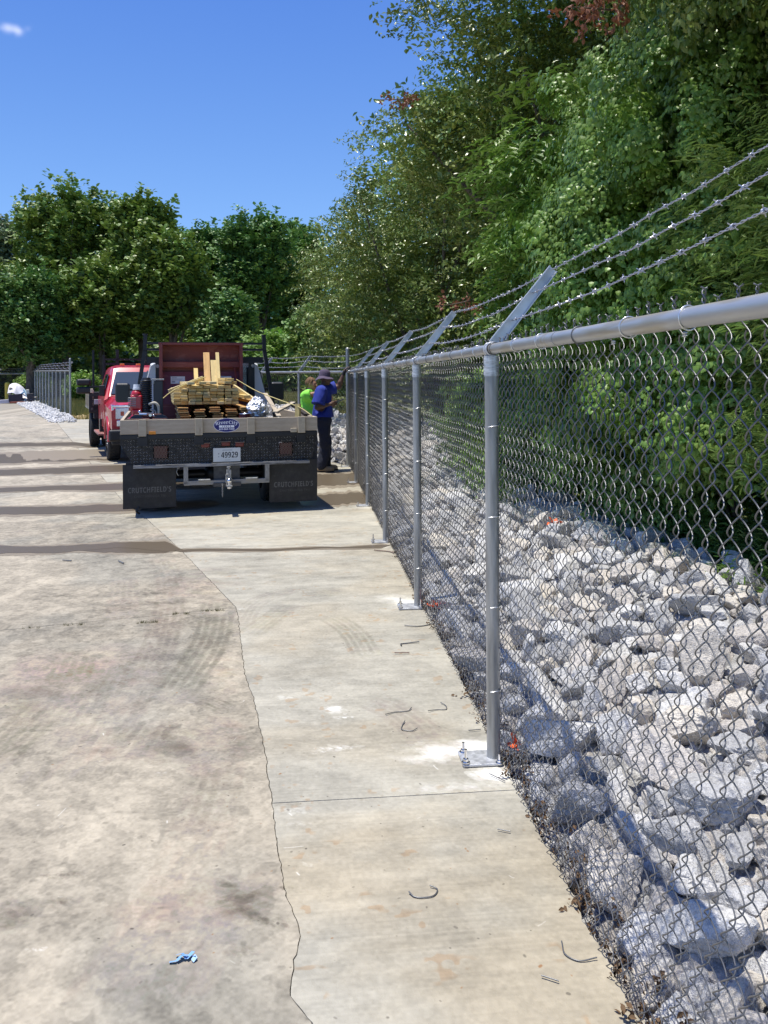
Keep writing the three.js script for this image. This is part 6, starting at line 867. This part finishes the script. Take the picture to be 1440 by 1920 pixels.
{
  const z0 = -16.1, ground = rise(z0);
  const J = { pelvis: [0, 0.92, 0], waist: [0.0, 1.03, 0], chest: [0.01, 1.27, 0], neck: [0.03, 1.43, 0], head: [0.06, 1.575, 0], headYaw: 0.25, hipR: [0, 0.89, 0.095], hipL: [0.01, 0.89, -0.095], knR: [0.03, 0.49, 0.11], knL: [0.05, 0.49, -0.11], anR: [-0.03, 0.09, 0.11], anL: [0.06, 0.09, -0.12], shR: [-0.02, 1.36, 0.18], shL: [0.03, 1.37, -0.18], elR: [0.20, 1.40, 0.22], wrR: [0.42, 1.53, 0.20], hdR: [0.9, 0.4, 0], pnR: [0.3, -0.7, -0.6], elL: [0.12, 1.13, -0.24], wrL: [0.30, 1.25, -0.20], hdL: [0.9, 0.3, 0], pnL: [0, 0.3, 0.95], curlR: 0.6, curlL: 0.6, hem: 0.93, sleeve: 0.45, footYaw: 0 };
  const t = worker('bare headed worker in a lime green shirt standing behind the one in blue', [0.07, ground, z0], -0.15, J, { skin: [0.36, 0.19, 0.115], shirt: [0.30, 0.85, 0.09], trousers: [0.05, 0.06, 0.09], boot: [0.12, 0.08, 0.05] });
  const hair = march([J.head[0] - 0.16, J.head[1] - 0.12, -0.15], [J.head[0] + 0.16, J.head[1] + 0.18, 0.15], 0.006, FWD(J.head, J.headYaw, (x, y, z) => Math.max(ball([-0.018, 0.034, 0], [0.106, 0.106, 0.085])(x, y, z) - (fbm(x * 40, y * 30 + z * 40, 3) - 0.5) * 0.02, x * 0.9 - y * 0.6 - 0.012, -y - 0.065)));
  mesh('hair', hair, std({ color: rgb(0.16, 0.085, 0.035), roughness: 0.8 }), t);
}
// ---------------------------------------------------------------- small things
{
  const wireBits = [[793, 1678, [[-0.045, 0.01], [-0.03, -0.012], [0.0, -0.02], [0.035, -0.012], [0.05, 0.02], [0.028, 0.035]], 'looped grey wire offcut on the strip nearest the camera'], [1085, 1790, [[-0.035, 0.05], [-0.04, -0.0], [-0.01, -0.03], [0.045, -0.028]], 'bent wire offcut touching the bottom edge of the fence mesh'], [762, 1364, [[0.0, 0.06], [-0.02, 0.01], [-0.025, -0.03], [0.02, -0.05], [0.05, -0.03]], 'hooked wire offcut left of the front post'], [748, 1338, [[-0.07, -0.02], [-0.02, 0.01], [0.05, 0.02], [0.07, 0.05]], 'long curled wire offcut on the tyre mark left of the front post'], [820, 1332, [[-0.05, -0.02], [0.0, 0.0], [0.045, 0.0], [0.05, 0.05], [0.03, 0.08]], 'angular wire offcut halfway between the front post and its left neighbour'], [770, 1210, [[-0.06, -0.02], [-0.06, 0.02], [-0.02, 0.03], [0.06, 0.04]], 'hook shaped wire offcut on the strip left of the mesh'], [752, 1226, [[-0.04, 0.0], [0.05, -0.01]], 'short rusty wire offcut beside the hook shaped one'], [783, 1174, [[-0.09, 0], [0.0, -0.02], [0.08, 0.01], [0.1, 0.03]], 'thin long wire offcut beyond the hook shaped one'], [890, 1372, [[-0.03, 0], [0.03, 0.005]], 'straight nail like wire behind the front base plate'], [935, 1462, [[-0.03, 0.04], [0.02, -0.03]], 'straight wire offcut by the joint below the front base plate'], [945, 1561, [[-0.022, 0.012], [0.022, -0.01]], 'straight wire offcut on the strip below the joint'], [1030, 1838, [[-0.02, 0.01], [0.022, -0.016]], 'tiny straight wire offcut at the lower right of the strip'], [130, 1052, [[-0.06, 0.0], [0.03, -0.04]], 'pale stick on the old concrete below the wet streak'], [228, 1056, [[-0.04, 0.05], [0.03, -0.05]], 'dark stick on the old concrete near the wet streak'], [722, 1036, [[-0.1, 0.08], [0.05, 0.0], [0.08, -0.08]], 'brown twig by the base of the third post']];
  for (const [px, py, pts, label] of wireBits) { const c = onGround(px, py), r = 0.0022 + (py < 1300 ? 0.0012 : 0) + (py < 1100 ? 0.002 : 0); const q = pts.map(([x, z], i) => V(x, r + 0.002 + (i === 0 || i === pts.length - 1 ? 0.004 : 0.0), -z)); const m = mesh('wire_offcut', tube(q, r, q.length * 8, 6), label.includes('rusty') || label.includes('twig') ? rustyM : wireM); m.position.set(c.x, 0.0, c.z); if (label.includes('stick') || label.includes('twig')) { m.name = numbered(label.includes('stick') ? 'stick' : 'twig'); tag(m, label, label.includes('stick') ? 'stick' : 'twig'); } else tag(m, label, 'wire'); }
  const c = onGround(342, 1800); const bl = (pts, w) => { const q = []; const p = []; for (let i = 0; i < pts.length - 1; i++) { const a = V(...pts[i]), b = V(...pts[i + 1]), d = V().subVectors(b, a).normalize(), n = V(-d.z, 0.3, d.x).multiplyScalar(w * (0.6 + 0.5 * ((i * 7) % 3) / 2)); for (const v of [V().addVectors(a, n), V().subVectors(a, n), V().addVectors(b, n), V().addVectors(b, n), V().subVectors(a, n), V().subVectors(b, n)]) p.push(v.x, v.y, v.z); } const g = new THREE.BufferGeometry(); g.setAttribute('position', new THREE.Float32BufferAttribute(p, 3)); g.computeVertexNormals(); return g; };
  const m = mesh('plastic_scrap', [bl([[-0.035, 0.004, 0.012], [-0.015, 0.006, 0.012], [0.0, 0.014, 0.0], [0.022, 0.006, -0.006], [0.04, 0.012, 0.004], [0.03, 0.004, 0.014]], 0.008), bl([[-0.02, 0.006, -0.014], [0.0, 0.016, -0.004], [0.012, 0.006, 0.006], [0.03, 0.014, -0.012]], 0.007)], std({ color: rgb(0.22, 0.42, 0.72), roughness: 0.4, side: THREE.DoubleSide })); m.position.set(c.x, 0.001, c.z); tag(m, 'crumpled light blue plastic scrap on the old concrete', 'litter');
  // orange ribbons lying among the rocks
  const rib = std({ color: rgb(0.9, 0.15, 0.04), roughness: 0.6, side: THREE.DoubleSide });
  for (const [px, py, x, s, label] of [[968, 1392, 0.92, 0.8, 'orange ribbon knotted by the foot of the front post'], [815, 1137, 0.93, 1.2, 'orange ribbons by the foot of the second post'], [1040, 986, 2.1, 1.7, 'orange ribbon high on the rock bank']]) {
    const d = viewDir(px, py), q = d.multiplyScalar(x / d.x).add(V(0, EYE, 0)), r = rng(px); const p = []; for (let i = 0; i < 9; i++) { const a = r() * 6.283, b = (r() - 0.3) * 1.6, L = 0.035 + 0.03 * r(); const A = V((r() - 0.5) * 0.02, 0, (r() - 0.5) * 0.03), B = V(Math.cos(a) * Math.cos(b) * L, Math.sin(b) * L, Math.sin(a) * Math.cos(b) * L).add(A), w = V(-Math.sin(a), 0.4, Math.cos(a)).multiplyScalar(0.012); for (const v of [V().addVectors(A, w), V().subVectors(A, w), V().addVectors(B, w), V().addVectors(B, w), V().subVectors(A, w), V().subVectors(B, w)]) p.push(v.x * s, v.y * s, v.z * s); }
    const g = new THREE.BufferGeometry(); g.setAttribute('position', new THREE.Float32BufferAttribute(p, 3)); g.computeVertexNormals(); const o = mesh('orange_ribbon', g, rib); o.position.copy(q); tag(o, label, 'ribbon');
  }
}
{ // the junk pile at the far left
  const at = (px, py, z) => { const p = atZ(px, py, z); return [p.x, rise(z), p.z]; }, Z0 = -47, k = FOCAL / 47;
  const g = new THREE.PlaneGeometry(1.0, 1.0, 30, 16), p = g.attributes.position; for (let i = 0; i < p.count; i++) { const u = p.getX(i) + 0.5, v = p.getY(i) + 0.5, ridge = 1.25 - 0.62 * u + 0.25 * Math.sin(u * 5 + 0.5), f = fbm(u * 4 + 3, v * 4, 4) - 0.5; p.setXYZ(i, u * 1.25, 0.8 * ridge * (0.42 + 0.58 * Math.sin(Math.PI * clamp(v * 0.9 + 0.06))) + f * 0.22, (v - 0.5) * 1.3 + f * 0.3); } g.computeVertexNormals();
  const m = mesh('tarp', [g, g.clone().translate(0, -0.012, 0.0)], std({ color: rgb(0.78, 0.74, 0.72), roughness: 0.6, side: THREE.DoubleSide })); m.position.set(...at(22, 748, Z0)); tag(m, 'crumpled white tarp over the junk pile at the left edge', 'tarp');
  const box = (name, label, cat, px, py, w, h, d, y, col, rot) => { const o = mesh(name, bx(w, h, d, 0, 0, 0, 0.02), std({ color: rgb(...col), roughness: 0.7 })); const q = at(px, py, Z0 + 0.5); o.position.set(q[0], q[1] + y, q[2]); o.rotation.set(...rot); tag(o, label, cat); };
  box('pallet_board', 'red brown pallet board under the junk pile', 'board', 44, 748, 1.3, 0.08, 0.5, 0.06, [0.30, 0.08, 0.05], [0, 0.1, 0]); box('leaning_board', 'grey board leaning at the left end of the junk pile', 'board', 19, 748, 0.16, 0.9, 0.08, 0.42, [0.36, 0.33, 0.27], [0.1, 0, -0.14]);
  box('blue_pipe', 'light blue pipe in the junk pile pointing up to the right', 'pipe', 35, 742, 0.75, 0.09, 0.09, 0.42, [0.40, 0.58, 0.70], [0, 0.2, 0.62]); box('blue_pipe', 'light blue pipe at the right end of the junk pile', 'pipe', 50, 742, 0.7, 0.09, 0.09, 0.45, [0.42, 0.60, 0.70], [0, -0.3, -1.05]); box('crate', 'dark crate inside the junk pile', 'crate', 30, 744, 0.7, 0.4, 0.5, 0.3, [0.03, 0.025, 0.04], [0, 0.2, 0.1]); box('crate', 'dark bucket shaped lump right of the light blue pipes', 'crate', 57, 743, 0.35, 0.5, 0.4, 0.28, [0.05, 0.045, 0.05], [0, 0.4, 0.1]); box('white_jug', 'white jug on top of the right end of the junk pile', 'jug', 52, 740, 0.16, 0.26, 0.16, 0.62, [0.75, 0.70, 0.55], [0, 0.3, 0.1]); box('white_bag', 'pale flat bag on the ground left of the junk pile', 'bag', 5, 746, 0.9, 0.2, 0.4, 0.1, [0.55, 0.52, 0.56], [0, 0.1, 0.05]);
  const b = thing('bollard', 'yellow bollard standing behind the left end of the junk pile', 'bollard', at(14, 742, -49)); mesh('post', cyl(0.14, 0.14, 1.0, 0, 0.5, 0, 16), std({ color: rgb(0.62, 0.45, 0.05), roughness: 0.6 }), b); mesh('cap', new THREE.SphereGeometry(0.14, 16, 8).translate(0, 1.0, 0), std({ color: rgb(0.62, 0.45, 0.05), roughness: 0.6 }), b);
}
renderer.render(scene, camera);
